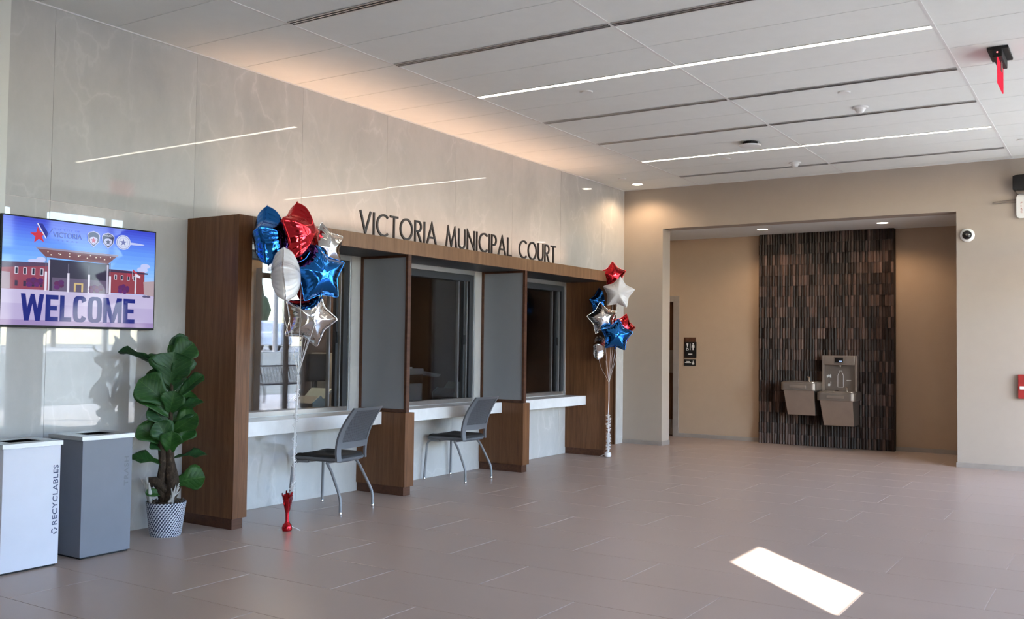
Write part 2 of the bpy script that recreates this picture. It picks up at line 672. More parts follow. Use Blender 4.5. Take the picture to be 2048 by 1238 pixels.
def subtract(r, o):
    a0, a1, b0, b1 = r
    c0, c1, d0, d1 = o
    if c0 >= a1 or c1 <= a0 or d0 >= b1 or d1 <= b0:
        return [r]
    out = []
    if c0 > a0:
        out.append((a0, c0, b0, b1))
    if c1 < a1:
        out.append((c1, a1, b0, b1))
    m0, m1 = max(a0, c0), min(a1, c1)
    if d0 > b0:
        out.append((m0, m1, b0, d0))
    if d1 < b1:
        out.append((m0, m1, d1, b1))
    return out


def cut(r):
    rs = [r]
    for o in OPEN:
        rs = [q for x in rs for q in subtract(x, o)]
    return rs


mb = MB()
for a0, a1, b0, b1 in cut((-9.535, 0.0, 0.0, H + .05)):
    mb.box(-.14, -.004, a0, a1, b0, b1)
wall_left = tag(mb.build('wall_left', M['grout']), kind='structure')
YJ = [-9.535, -9.20, -7.962, -6.755, -5.55, -4.35, -3.15, -1.94, -.74, 0.0]
for i in range(len(YJ) - 1):
    for z0, z1 in ((0.0, 2.432), (2.432, H)):
        mb = MB()
        for a0, a1, b0, b1 in cut((YJ[i] + .0015, YJ[i + 1] - .0015, z0 + .0015, z1 - .0015)):
            mb.box(-.018, 0, a0, a1, b0, b1)
        cy, cz = (YJ[i] + YJ[i + 1]) / 2, (z0 + z1) / 2
        o = bpy.data.objects.new('slab', mb.mesh('slab', M['marble'], (0, cy, cz)))
        COL.objects.link(o)
        o.parent = wall_left
        o.location = (0, cy, cz)
        # slabs are hung a hair out of true, so reflections step at the joints
        o.rotation_euler = (0, random.uniform(-.0022, .0022), random.uniform(-.0016, .0016))

tag(B(-.25, .02, -10.6, -9.535, 0, H).build('trim_1', M['paint_white']), kind='structure')
tag(B(-.25, 0, -14.6, -10.6, 0, H).build('wall_left_rear', M['paint_white']), kind='structure')
tag(B(-.25, 7.4, -14.6, -14.4, 0, H).build('wall_rear', M['paint']), kind='structure')

# staff door in the left wall
d = struct('door_2', (0, -.775, 0))
B(-.06, -.02, -1.255, -.295, .005, 2.07).build('door_leaf', M['door'], d, bevel=.003)
mb = B(-.10, .006, -.295, -.25, 0, 2.115)
mb.box(-.10, .006, -1.30, -1.255, 0, 2.115)
mb.box(-.10, .006, -1.255, -.295, 2.07, 2.115)
mb.build('door_frame', M['door'], d)
h_ = MB().tube([(-.02, -1.19, 1.0), (.04, -1.19, 1.0), (.04, -1.07, 1.0)], .009, 8).build('handle', M['chrome'], d, smooth=True)

# ------------------------------------------------------------------ BACK WALL and drinking-fountain niche
NL, NR, NH, NT_ = .633, 4.616, 3.20, .27
mb = B(-.14, NL, 0, NT_, 0, H + .05)
mb.box(NR, 6.2, 0, NT_, 0, H + .05)
mb.box(NL, NR, 0, NT_, NH, H + .05)
tag(mb.build('wall_back', M['paint']), kind='structure')
NB = 1.52
mb = B(-2.2, -.72, NB, NB + .12, 0, 3.3)
mb.box(.205, 6.2, NB, NB + .12, 0, 3.3)
mb.box(-.72, .205, NB, NB + .12, 2.235, 3.3)
tag(mb.build('wall_niche', M['niche_paint']), kind='structure')
tag(B(-2.3, -2.2, 0, NB + .12, 0, 3.3).build('wall_corridor_left', M['niche_paint']), kind='structure')
tag(B(-2.2, 6.2, NT_, NB, NH, NH + .1).build('ceiling_niche', M['ceil']), kind='structure')
tag(B(6.2, 6.32, NT_, NB + .12, 0, H + .05).build('wall_niche_right', M['niche_paint']), kind='structure')
tag(B(6.32, 7.4, NB, NB + .12, 0, H + .05).build('wall_vestibule', M['paint']), kind='structure')
tag(B(6.2, 7.4, -.02, NB, H, H + .1).build('ceiling_vestibule', M['ceil']), kind='structure')
tag(B(-2.2, -.14, .0, NT_, 0, 3.3).build('wall_corridor_front', M['niche_paint']), kind='structure')
bh, bt = .062, .012
mb = B(0, NL + bt, -bt, 0, 0, bh)
mb.box(NL, NL + bt, 0, NT_, 0, bh)
tag(mb.build('baseboard_back_left', M['base_metal']), kind='structure')
mb = B(NR - bt, 6.2, -bt, 0, 0, bh)
mb.box(NR - bt, NR, 0, NT_, 0, bh)
tag(mb.build('baseboard_back_right', M['base_metal']), kind='structure')
mb = B(.262, 1.63, NB - bt, NB, 0, bh)
mb.box(3.60, 6.2, NB - bt, NB, 0, bh)
tag(mb.build('baseboard_niche', M['base_metal']), kind='structure')

tag(B(-.9, .4, NB + .12, NB + .2, -.1, 2.5).build('light_stop_behind_door', M['office_dark']), kind='structure')  # added unseen, stops outdoor light leaking under the door
# restroom door
d = struct('door_1', (-.25, NB, 0))
B(-.68, .165, NB + .03, NB + .075, .008, 2.19).build('door_leaf', M['door'], d)
mb = B(.165, .262, NB - .018, NB + .12, 0, 2.285)
mb.box(-.775, -.68, NB - .018, NB + .12, 0, 2.285)
mb.box(-.68, .165, NB - .018, NB + .12, 2.19, 2.285)
mb.build('door_frame', M['base_metal'], d, bevel=.003)
B(.03, .15, NB + .024, NB + .03, 1.03, 1.40).build('push_plate', M['steel_dark'], d)
B(-.67, .155, NB + .024, NB + .03, .02, .27).build('kick_plate', M['steel_dark'], d)

# ridged dark tile panel
TX0, TX1, TY = 1.632, 3.602, 1.375
fw_ = tag(B(TX0, TX1, TY + .022, NB, 0, NH).build('wall_tile_panel', M['black']), kind='structure')
mb = MB()
rng = random.Random(3)
ncol, nrow = 49, 20
cw, rh = (TX1 - TX0) / ncol, NH / nrow
for r in range(nrow):
    z0, z1 = r * rh + .002, (r + 1) * rh - .002
    tone_r = rng.uniform(.85, 1.12)
    for c in range(ncol):
        x0, x1 = TX0 + c * cw + .0015, TX0 + (c + 1) * cw - .0015
        dpt = rng.choice((0, .004, .008, .014, .02)) + rng.uniform(0, .003)
        yf = TY + .014 - dpt
        k = tone_r * (.35 + 2.3 * rng.random() ** 2.2)
        col = (.046 * k, .029 * k, .025 * k)
        xm = x0 + (x1 - x0) * rng.uniform(.35, .65)
        sl = rng.uniform(-.003, .003)
        vs = []
        for z, s_ in ((z0, -sl), (z1, sl)):
            vs += [(x0, TY + .024, z), (x0, yf + .010 + s_, z), (xm, yf + s_, z), (x1, yf + .010 + s_, z), (x1, TY + .024, z)]
        mb.add(vs, [(0, 1, 6, 5), (1, 2, 7, 6), (2, 3, 8, 7), (3, 4, 9, 8), (4, 3, 2, 1, 0), (5, 6, 7, 8, 9)], col)
rt = mb.build('ridged_tile', M['ridge'], fw_)
rt['kind'] = 'stuff'

# niche downlights
DOWN = [(1.897, .734, NH, 'round recessed downlight in niche soffit, left of the two above the dark tile'),
        (3.579, .754, NH, 'round recessed downlight in niche soffit, right of the two above the dark tile'),
        (.418, -.43, H, 'lit round downlight in the hall ceiling beside the marble corner'),
        (7.0, -.85, H, 'round downlight in the hall ceiling by the glass front'),
        (-.6, .8, NH, 'round downlight in the corridor soffit before the restroom door')]


def downlight(x, y, z, label, power, blend=.6, size=150):
    t = thing('downlight', label, 'downlight', (x, y, z), 'recessed downlights')
    MB().lathe([(.075, z + .0), (.092, z - .004), (.095, z + .0)], (x, y, 0), 28).build('trim_ring', M['white'], t, smooth=True)
    MB().lathe([(.001, z - .0015), (.073, z - .0015), (.073, z + .001)], (x, y, 0), 28).build('lens', M['down'], t)
    ld = bpy.data.lights.new('downlight_lamp', 'SPOT')
    ld.energy = power
    ld.color = (1.0, .70, .43)
    ld.spot_size = math.radians(size)
    ld.spot_blend = blend
    ld.shadow_soft_size = .06
    lo = bpy.data.objects.new('downlight_lamp', ld)
    COL.objects.link(lo)
    lo.parent = t
    lo.location = (0, 0, -.03)
    return t


for i, (x, y, z, lb) in enumerate(DOWN):
    downlight(x, y, z, lb, (46, 46, 46, 14, 26)[i])

# ------------------------------------------------------------------ RIGHT SIDE: glass front, sunny transom, solid wall
GX = 7.3
mb = MB()
for a0, a1, b0, b1 in subtract((-11.8, -8.85, 0, H + .05), (-10.005, -9.365, 2.49, 3.555)):
    mb.box(GX + .02, GX + .06, a0, a1, b0, b1)
tag(mb.build('wall_right', M['paint_white']), kind='structure')
t = struct('window_5', (GX, -9.69, 2.49))
mb = MB()
for a0, a1, b0, b1 in ((-10.03, -10.005, 2.46, 3.58), (-9.365, -9.34, 2.46, 3.58), (-10.005, -9.365, 2.46, 2.49), (-10.005, -9.365, 3.555, 3.58)):
    mb.box(GX + .01, GX + .062, a0, a1, b0, b1)
mb.build('frame', M['alu'], t)
tag(B(GX + .02, GX + .06, -14.6, -13.1, 0, H + .05).build('wall_right_rear', M['paint_white']), kind='structure')
t = struct('window_6', (GX, -12.5, 0))  # added glazing bay, brings more daylight in near the camera
for yc in (-13.1, -11.85):
    B(GX, GX + .12, yc - .05, yc + .05, 0, H).build('mullion', M['alu_dark'], t)
for a, b in ((-13.05, -11.9),):
    for z0, z1 in ((0, .10), (2.68, 2.78), (3.60, H)):
        B(GX + .01, GX + .11, a, b, z0, z1).build('transom_bar', M['alu_dark'], t)
    for z0, z1 in ((.10, 2.68), (2.78, 3.60)):
        B(GX + .055, GX + .061, a, b, z0, z1).build('pane', M['clear'], t)
t = struct('window_4', (GX, -3, 0))
MUL = [(-8.80, .10), (-6.90, .10), (-5.05, .50), (-3.35, .12), (-1.75, .08), (-.45, .26), (.36, .08), (.86, .10), (1.48, .08)]
for yc, wd in MUL:
    B(GX, GX + .12, yc - wd / 2, yc + wd / 2, 0, H).build('mullion', M['alu_dark'] if wd < .2 else M['paint_white'], t)
for i in range(len(MUL) - 1):
    a = MUL[i][0] + MUL[i][1] / 2
    b = MUL[i + 1][0] - MUL[i + 1][1] / 2
    for z0, z1 in ((0, .10), (2.68, 2.78), (3.60, H)):
        B(GX + .01, GX + .11, a, b, z0, z1).build('transom_bar', M['alu_dark'], t)
    for z0, z1 in ((.10, 2.68), (2.78, 3.60)):
        B(GX + .055, GX + .061, a, b, z0, z1).build('pane', M['clear'], t)

# ------------------------------------------------------------------ OFFICES behind the teller windows
tag(B(-3.4, -.14, -8.3, -1.3, 2.62, 2.7).build('ceiling_office', M['ceil']), kind='structure')
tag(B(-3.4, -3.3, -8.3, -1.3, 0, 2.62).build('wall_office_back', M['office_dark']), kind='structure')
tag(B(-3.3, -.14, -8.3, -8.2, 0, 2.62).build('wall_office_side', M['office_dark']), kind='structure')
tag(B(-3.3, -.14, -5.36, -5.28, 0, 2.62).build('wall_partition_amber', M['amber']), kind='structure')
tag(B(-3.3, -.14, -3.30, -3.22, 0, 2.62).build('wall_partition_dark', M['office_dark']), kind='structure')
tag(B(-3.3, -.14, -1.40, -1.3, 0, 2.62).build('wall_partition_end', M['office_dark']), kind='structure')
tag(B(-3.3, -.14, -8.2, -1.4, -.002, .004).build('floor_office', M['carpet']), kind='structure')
for (x, y, pw, lab) in ((-.8, -6.2, 85, 'small ceiling lamp inside the office behind the first teller window'),
                        (-.9, -4.1, 1.2, 'small ceiling lamp inside the office behind the second teller window')):
    t = thing('office_lamp', lab, 'ceiling lamp', (x, y, 2.62))
    MB().lathe([(.001, 2.595), (.14, 2.60), (.15, 2.62)], (x, y, 0), 24).build('diffuser', M['white'], t, smooth=True)
    ld = bpy.data.lights.new('office_bulb', 'POINT')
    ld.energy = pw
    ld.color = (1, .78, .5)
    ld.shadow_soft_size = .12
    lo = bpy.data.objects.new('office_bulb', ld)
    COL.objects.link(lo)
    lo.parent = t
    lo.location = (0, 0, -.15)

for i, (a, b) in enumerate(WIN):
    lab = ('first', 'second', 'third')[i]
    a, b = ((-7.9, -5.38), (-5.26, -3.34), (-3.2, -1.82))[i]
    t = tag(B(-.85, -.145, a + .02, b - .02, .74, .775).build('office_desk', M['desk'], bevel=.004, loc=(-.45, (a + b) / 2, .74)),
            'dark desk shelf behind the %s teller window from the left' % lab, 'desk', 'office desks')
    pn = B(-.72, -.68, a + .05, b - .05, .006, .74).build('modesty_panel', M['desk'], t)


def scanner(x, y, z, label, s=1.0):
    t = thing('document_scanner', label, 'scanner', (x, y, z), 'scanners')
    MB().prism([(y - .10 * s, z), (y + .09 * s, z), (y + .10 * s, z + .07 * s), (y - .0 * s, z + .155 * s), (y - .10 * s, z + .09 * s)], 'x', x - .15, x + .15).build('body', M['machine'], t, bevel=.006)
    for sx in (-.165, .15):
        MB().prism([(y - .10 * s, z), (y + .09 * s, z), (y + .105 * s, z + .075 * s), (y - .0 * s, z + .165 * s), (y - .105 * s, z + .10 * s)], 'x', x + sx, x + sx + .015).build('side_cover', M['scan'], t)
    MB().prism([(y + .06 * s, z + .09 * s), (y + .20 * s, z + .215 * s), (y + .185 * s, z + .225 * s), (y + .045 * s, z + .105 * s)], 'x', x - .14, x + .14).build('paper_tray', M['scan'], t)
    return t


scanner(-.34, -6.27, .775, 'pale blue-grey document scanner with raised tray inside the first teller window')
scanner(-.42, -3.86, .775, 'document scanner with raised tray inside the second teller window')
t = thing('computer_monitor', 'black computer monitor inside the first teller window', 'monitor', (-.7, -5.80, .775))
B(-.72, -.69, -5.93, -5.66, 1.05, 1.335).build('screen', M['black'], t, bevel=.006)
B(-.74, -.71, -5.82, -5.77, .79, 1.1).build('stand', M['black'], t)
B(-.80, -.62, -5.90, -5.70, .775, .79).build('base', M['black'], t)
t = thing('computer_case', 'grey computer case beside the monitor inside the first teller window', 'computer', (-.72, -5.58, .775))
B(-.92, -.62, -5.65, -5.54, .775, 1.345).build('case', M['machine'], t, bevel=.004)
B(-.618, -.615, -5.64, -5.55, 1.1, 1.32).build('front_panel', M['black'], t)
t = thing('office_printer', 'large grey office printer with open lid inside the second teller window', 'printer', (-.62, -4.45, .775))
B(-.90, -.42, -4.95, -4.36, .775, 1.00).build('paper_drawer', M['machine'], t, bevel=.008)
B(-.86, -.46, -4.92, -4.30, 1.00, 1.10).build('print_slot', M['black'], t)
B(-.90, -.42, -4.95, -4.34, 1.10, 1.17).build('scanner_lid', M['machine'], t, bevel=.008)
MB().prism([(-4.34, 1.10), (-3.95, 1.06), (-3.90, 1.09), (-4.34, 1.15)], 'x', -.86, -.5).build('side_tray', M['machine'], t)
B(-.80, -.5, -4.8, -4.45, 1.17, 1.185).build('paper_sheet', M['paper'], t)
tag(B(-2.0, -.85, -5.46, -5.365, .006, 2.3).build('shade_panel', M['office_dark'], loc=(-1.4, -5.41, 0), bevel=.004),  # dark panel added to stand in for shade inside the office
    'tall dark panel added as shade on the amber office partition', 'cabinet')
t = thing('desk_lamp', 'small desk lamp glowing dimly orange inside the third teller window', 'lamp', (-.7, -1.95, .775))
MB().lathe([(.06, .775), (.06, .79), (.012, .80), (.012, 1.0)], (-.62, -1.95, 0), 20).build('stand', M['black'], t, smooth=True)
MB().lathe([(.055, 1.0), (.05, 1.06), (.035, 1.13)], (-.62, -1.95, 0), 20).build('lamp_shade', M['lamp'], t, smooth=True)

# teller windows
for i, (a, b) in enumerate(WIN):
    t = struct('window_%d' % (i + 1), (0, (a + b) / 2, WZ0))
    mb = MB()
    for a0, a1, b0, b1 in ((a, a + .022, WZ0, WZ1), (b - .022, b, WZ0, WZ1), (a + .022, b - .022, WZ1 - .045, WZ1)):
        mb.box(-.135, .012, a0, a1, b0, b1)
    mb.build('surround_trim', M['alu'], t, bevel=.002)
    mb = MB()
    for a0, a1, b0, b1 in ((a + .022, a + .085, WZ0, WZ1 - .045), (b - .085, b - .022, WZ0, WZ1 - .045), (a + .085, b - .085, WZ1 - .12, WZ1 - .045)):
        mb.box(-.13, -.006, a0, a1, b0, b1)
    mb.build('frame', M['alu_dark'], t, bevel=.003)
    B(-.13, .0, a + .022, b - .022, WZ0 - .003, WZ0 + .042).build('sill_rail', M['alu_tray'], t, bevel=.003)
    B(-.09, -.082, a + .085, b - .2, WZ0 + .042, WZ1 - .12).build('pane', M['glass'], t)
    B(-.06, -.052, a + .3, b - .16, WZ0 + .042, WZ1 - .12).build('sliding_pane', M['clear'], t)
    for yy, ww, xx, mm in ((b - .205, .014, -.095, 'alu'), (b - .155, .03, -.06, 'alu_dark'), (b - .115, .008, -.04, 'alu')):
        B(xx - .02, xx + .02, yy, yy + ww, WZ0 + .042, WZ1 - .12).build('mullion', M[mm], t)
    B(-.05, -.03, b - .15, b - .13, 1.45, 1.56).build('pull', M['black'], t)

# ------------------------------------------------------------------ WOODEN SERVICE BOOTH
XF = .61
booth = thing('service_booth', 'long walnut service booth with canopy and frosted dividers along the marble wall', 'booth', (.3, -4.9, 0))
S0 = .002
PL = .085


def stile(name, y0, y1, z1, plinth=True):
    p = B(S0, XF, y0, y1, PL if plinth else 0, z1).build(name, M['wood'], booth, bevel=.0025)
    B(S0, XF - .022, y0 + .012, y1 - .022, 0, PL).build('plinth', M['wood_dark'], p)
    return p


CZ0, CZ1 = 2.308, 2.443
stile('side_panel', -8.02, -7.88, CZ1)
stile('divider_base', -5.94, -5.80, .79)
stile('divider_base', -3.815, -3.675, .79)
stile('side_panel', -1.77, -1.63, CZ0)
B(XF - .045, XF, -7.88, -1.63, CZ0, CZ1).build('fascia', M['wood_fascia'], booth, bevel=.002)
B(S0, XF - .045, -7.88, -1.63, CZ0, CZ0 + .02).build('soffit', M['alu_dark'], booth)
B(S0, XF - .045, -7.88, -1.63, CZ1 - .06, CZ1 - .045).build('canopy_top', M['wood_dark'], booth)
B(S0, XF - .045, -1.65, -1.63, CZ0 + .02, CZ1).build('end_board', M['wood_fascia'], booth)
for y0 in (-5.925, -3.80):
    y1 = y0 + .05
    p = MB()
    p.box(S0, .036, y0, y1, .79, CZ0)
    p.box(.575, XF - .005, y0, y1, .79, CZ0)
    p.box(.036, .575, y0, y1, .79, .822)
    p.box(.036, .575, y0, y1, CZ0 - .025, CZ0)
    p = p.build('divider_frame', M['wood_dark'], booth, bevel=.002)
    B(.036, .575, y0 + .008, y1 - .008, .822, CZ0 - .025).build('frosted_pane', M['frost'], p)
    booth_led = None
# LED cove strip lying on the canopy
cv = thing('cove_light', 'warm cove light strip lying on top of the walnut canopy', 'light strip', (.12, -4.8, CZ1 - .045))
B(.07, .17, -7.8, -1.7, CZ1 - .045, CZ1 - .03).build('channel', M['alu'], cv)
B(.085, .155, -7.75, -1.75, CZ1 - .03, CZ1 - .026).build('diffuser', M['cove'], cv)
ld = bpy.data.lights.new('cove_lamp', 'AREA')
ld.shape = 'RECTANGLE'
ld.size, ld.size_y = .06, 5.9
ld.energy = 19.0
ld.spread = math.radians(84)
ld.color = (1.0, .60, .38)
lo = bpy.data.objects.new('cove_lamp', ld)
COL.objects.link(lo)
lo.parent = cv
lo.location = (0, 0.05, .024)
lo.rotation_euler = (PI, 0, 0)

for i, (a, b) in enumerate(((-7.88, -5.94), (-5.80, -3.815), (-3.675, -1.77))):
    tag(B(S0, .32, a + .002, b - .002, .668, .788).build('service_counter', M['quartz'], bevel=.004, loc=(.16, (a + b) / 2, .668)),
        'white quartz counter shelf below the %s teller window from the left' % ('first', 'second', 'third')[i], 'counter', 'quartz counters')

# ------------------------------------------------------------------ SIGN LETTERS standing on the canopy


def arc(cx, cy, rx, ry, a0, a1, n=18):
    return [(cx + rx * math.cos(math.radians(a0 + (a1 - a0) * k / n)), cy + ry * math.sin(math.radians(a0 + (a1 - a0) * k / n))) for k in range(n + 1)]


TS = .094
h2 = TS / 2
GL = {
    'V': (.74, [[(h2 * .8, 1), (.37, .06), (.74 - h2 * .8, 1)]]),
    'I': (TS, [[(h2, 0), (h2, 1)]]),
    'C': (.78, [arc(.48, .5, .48 - h2, .5 - h2, 50, 310, 28)]),
    'T': (.56, [[(0, 1 - h2), (.56, 1 - h2)], [(.28, 0), (.28, 1 - TS)]]),
    'O': (.93, [arc(.465, .5, .465 - h2, .5 - h2, 0, 360, 36)]),
    'R': (.56, [[(h2, 0), (h2, 1)], [(TS, 1 - h2), (.26, 1 - h2)] + arc(.26, .73, .22, .27 - h2, 90, -90, 12)[1:] + [(TS, .46 + h2)], [(.24, .46), (.50, 0)]]),
    'A': (.76, [[(h2 * .8, 0), (.38, .94), (.76 - h2 * .8, 0)], [(.2, .31), (.56, .31)]]),
    'M': (.90, [[(h2 * .8, 0), (.18, .92), (.45, .10), (.72, .92), (.90 - h2 * .8, 0)]]),
    'U': (.60, [[(h2, 1), (h2, .30)] + arc(.30, .30, .30 - h2, .30 - h2, 180, 360, 14)[1:] + [(.60 - h2, 1)]]),
    'N': (.68, [[(h2, 0), (h2, .93), (.68 - h2, .07), (.68 - h2, 1)]]),
    'P': (.50, [[(h2, 0), (h2, 1)], [(TS, 1 - h2), (.22, 1 - h2)] + arc(.22, .71, .22, .29 - h2, 90, -90, 12)[1:] + [(TS, .42 + h2)]]),
    'L': (.42, [[(h2, 1), (h2, 0)], [(TS, h2), (.42, h2)]]),
}


def stroke(mb, pts, t, fn, d0, d1):
    n = len(pts)
    closed = (abs(pts[0][0] - pts[-1][0]) + abs(pts[0][1] - pts[-1][1])) < 1e-6
    Lf, Rt = [], []
    for i in range(n):
        if closed and i in (0, n - 1):
            a, b = pts[-2], pts[1]
            p0, p1 = pts[-2], pts[0]
            q0, q1 = pts[0], pts[1]
        else:
            p0, p1 = pts[max(i - 1, 0)], pts[i] if i > 0 else pts[1]
            q0, q1 = (pts[i], pts[i + 1]) if i < n - 1 else (pts[i - 1], pts[i])
        d1_ = Vector((p1[0] - p0[0], p1[1] - p0[1])).normalized()
        d2_ = Vector((q1[0] - q0[0], q1[1] - q0[1])).normalized()
        nm = Vector((-d1_.y - d2_.y, d1_.x + d2_.x))
        if nm.length < 1e-6:
            nm = Vector((-d1_.y, d1_.x))
        nm.normalize()
        c = max(.32, nm.dot(Vector((-d1_.y, d1_.x))))
        k = t / 2 / c
        Lf.append((pts[i][0] + nm.x * k, pts[i][1] + nm.y * k))
        Rt.append((pts[i][0] - nm.x * k, pts[i][1] - nm.y * k))
    vs, fs = [], []
    for i in range(n):
        vs += [fn(*Lf[i], d0), fn(*Rt[i], d0), fn(*Lf[i], d1), fn(*Rt[i], d1)]
    for i in range(n - 1):
        a, b = 4 * i, 4 * i + 4
        fs += [(a, a + 1, b + 1, b), (a + 2, b + 2, b + 3, a + 3), (a, b, b + 2, a + 2), (a + 1, a + 3, b + 3, b + 1)]
    if not closed:
        e = 4 * (n - 1)
        fs += [(0, 2, 3, 1), (e, e + 1, e + 3, e + 2)]
    mb.add(vs, fs)


sign = thing('sign_lettering', 'dark metal letters reading VICTORIA MUNICIPAL COURT standing on the walnut canopy', 'sign', (.575, -4.84, CZ1))
CH = .212
words = ['VICTORIA', 'MUNICIPAL', 'COURT']
wsum = sum(GL[c][0] for wd in words for c in wd) * CH
Y0, Y1 = -6.605, -3.07
SP = .155
gap = ((Y1 - Y0) - wsum - 2 * SP) / 19.0
yy = Y0
for wd in words:
    for c in wd:
        gw, paths = GL[c]
        mb = MB()
        for pth in paths:
            stroke(mb, pth, TS, lambda u, v, dd, yy=yy: (dd, yy + u * CH, CZ1 + .0005 + v * CH), .576, .590)
        mb.build('letter', M['letter'], sign)
        yy += gw * CH + gap
    yy += SP - gap

# ------------------------------------------------------------------ CEILING FIXTURES
for k, lb in ((9, 'long lit linear ceiling light, nearer of the two in view'), (3, 'long lit linear ceiling light, the one nearer the beige back wall'),
              (15, 'long lit linear ceiling light overhead, third from the beige wall'), (21, 'long lit linear ceiling light at the rear of the hall')):
    y = -.13 - .6135 * k
    t = thing('linear_light', lb, 'ceiling light', (3.23, y, H), 'linear ceiling lights')
    mb = B(1.20, 5.24, y - .038, y - .029, H - .006, H + .012)
    mb.box(1.20, 5.24, y + .029, y + .038, H - .006, H + .012)
    mb.box(1.20, 1.212, y - .029, y + .029, H - .006, H + .012)
    mb.box(5.228, 5.24, y - .029, y + .029, H - .006, H + .012)
    mb.build('housing', M['tbar'], t)
    B(1.212, 5.228, y - .029, y + .029, H - .004, H + .002).build('diffuser', M['glow'], t)
SLOT = [(13, 1, 'nearest the camera, by the marble wall'), (11, 1, 'second from the camera, marble wall end'), (11, 2, 'second from the camera, right end'),
        (7, 1, 'third from the camera, marble wall end'), (7, 2, 'third from the camera, right end'),
        (5, 1, 'fourth from the camera, marble wall end'), (5, 2, 'fourth from the camera, right end'),
        (1, 1, 'closest to the beige wall, left end'), (1, 2, 'closest to the beige wall, right end')]
for k, seg, lb in SLOT:
    y = -.13 - .6135 * k
    x0, x1 = XC[seg] + .016, XC[seg + 1] - .016
    t = thing('slot_diffuser', 'black slotted linear air diffuser in the ceiling, ' + lb, 'air vent', ((x0 + x1) / 2, y, H), 'linear slot diffusers')
    B(x0, x1, y - .027, y + .027, H - .002, H + .001).build('slot', M['black'], t)
    mb = MB()
    for yy0 in (-.036, -.006, .024):
        mb.box(x0, x1, y + yy0, y + yy0 + .012, H - .008, H + .001)
    mb.build('blade', M['alu'], t)

for x, y, lb in ((2.205, -5.321, 'flat round sprinkler cover behind the nearer linear light'), (4.239, -4.125, 'flat round sprinkler cover between the two slot diffusers'),
                 (2.21, -1.661, 'flat round sprinkler cover near the farther linear light'), (5.444, -1.109, 'flat round sprinkler cover at the right edge of the ceiling'),
                 (.44, -.98, 'flat round cover in the ceiling before the corner downlight')):
    o = MB().lathe([(.001, H - .012), (.05, H - .012), (.056, H - .006), (.056, H)], (x, y, 0), 24).build('sprinkler_cover', M['white'], smooth=True, loc=(x, y, H - .012))
    tag(o, lb, 'sprinkler', 'sprinkler covers')
for x, y, lb in ((4.237, -3.486, 'white dome smoke detector, the one nearer the exit sign'), (2.877, -.991, 'white dome smoke detector close to the beige wall')):
    t = thing('smoke_detector', lb, 'smoke detector', (x, y, H), 'smoke detectors')
    MB().lathe([(.075, H), (.075, H - .014), (.062, H - .018)], (x, y, 0), 28).build('base', M['white'], t, smooth=True)
    MB().lathe([(.001, H - .062), (.026, H - .058), (.040, H - .044), (.056, H - .018)], (x, y, 0), 28).build('sensor_dome', M['white'], t, smooth=True)
x, y = 2.786, -2.453
t = thing('wireless_access_point', 'white disc access point on a black ceiling mount beside the farther light', 'access point', (x, y, H))
MB().lathe([(.085, H), (.085, H - .028), (.11, H - .034)], (x, y, 0), 32).build('mount', M['black'], t, smooth=True)
MB().lathe([(.001, H - .066), (.07, H - .062), (.115, H - .05), (.125, H - .038), (.11, H - .034)], (x, y, 0), 32).build('disc', M['white'], t, smooth=True)

# exit sign, seen almost edge on
x, y = 5.584, -4.72
t = thing('exit_sign', 'edge-lit red acrylic exit sign hanging from a black ceiling mount', 'exit sign', (x, y, H))
B(x - .075, x + .075, y - .19, y + .19, H - .022, H).build('mount_plate', M['black'], t, bevel=.004)
B(x - .034, x + .034, y - .20, y + .20, H - .085, H - .022).build('housing', M['black'], t, bevel=.006)
B(x - .004, x + .004, y - .185, y + .20, H - .285, H - .085).build('lit_panel', M['exit'], t)
MB().lathe([(.001, y - .204), (.006, y - .203), (.006, y - .199)], (x, 0, H - .05), 12, axis='y').build('indicator', M['redled'], t)
B(x + .01, x + .016, y - .06, y + .02, H - .16, H - .085).build('mirror_tab', M['steel_dark'], t)
ld = bpy.data.lights.new('exit_glow', 'AREA')
ld.shape = 'RECTANGLE'
ld.size, ld.size_y = .35, .18
ld.energy = .5
ld.color = (1, .05, .08)
for sgn in (-1, 1):
    lo = bpy.data.objects.new('exit_glow', ld)
    COL.objects.link(lo)
    lo.parent = t
    lo.location = (sgn * .012, 0, -.18)
    lo.rotation_euler = (PI / 2, 0, sgn * PI / 2)

# ------------------------------------------------------------------ RIGHT-HAND WALL DEVICES
t = thing('dome_camera', 'white dome security camera on the beige wall right of the niche', 'camera', (4.744, 0, 2.89))
MB().lathe([(.083, 0), (.083, -.022), (.070, -.040), (.056, -.045)], (4.744, 0, 2.89), 36, axis='y').build('housing', M['white'], t, smooth=True)
MB().lathe([(.056, -.043), (.052, -.062), (.036, -.080), (.016, -.089), (.001, -.091)], (4.744, 0, 2.89), 32, axis='y').build('dome', M['blackgloss'], t, smooth=True)
MB().lathe([(.012, -.090), (.012, -.096), (.001, -.097)], (4.744, 0, 2.892), 16, axis='y').build('lens', M['steel_dark'], t, smooth=True)
t = thing('wall_speaker', 'black box loudspeaker above the white fire strobe', 'speaker', (5.36, 0, 3.40))
MB().prism([(5.262, 3.405), (5.275, 3.398), (5.45, 3.395), (5.45, 3.585), (5.29, 3.580), (5.262, 3.568)], 'y', -.15, -.001).build('cabinet', M['black'], t, bevel=.004)
MB().prism([(5.285, 3.398), (5.45, 3.395), (5.45, 3.34), (5.31, 3.36)], 'y', -.09, -.001).build('bracket', M['steel_dark'], t)
t = thing('fire_strobe', 'white rounded fire alarm strobe lettered FIRE below the black speaker', 'fire alarm', (5.40, 0, 3.06))
pts = []
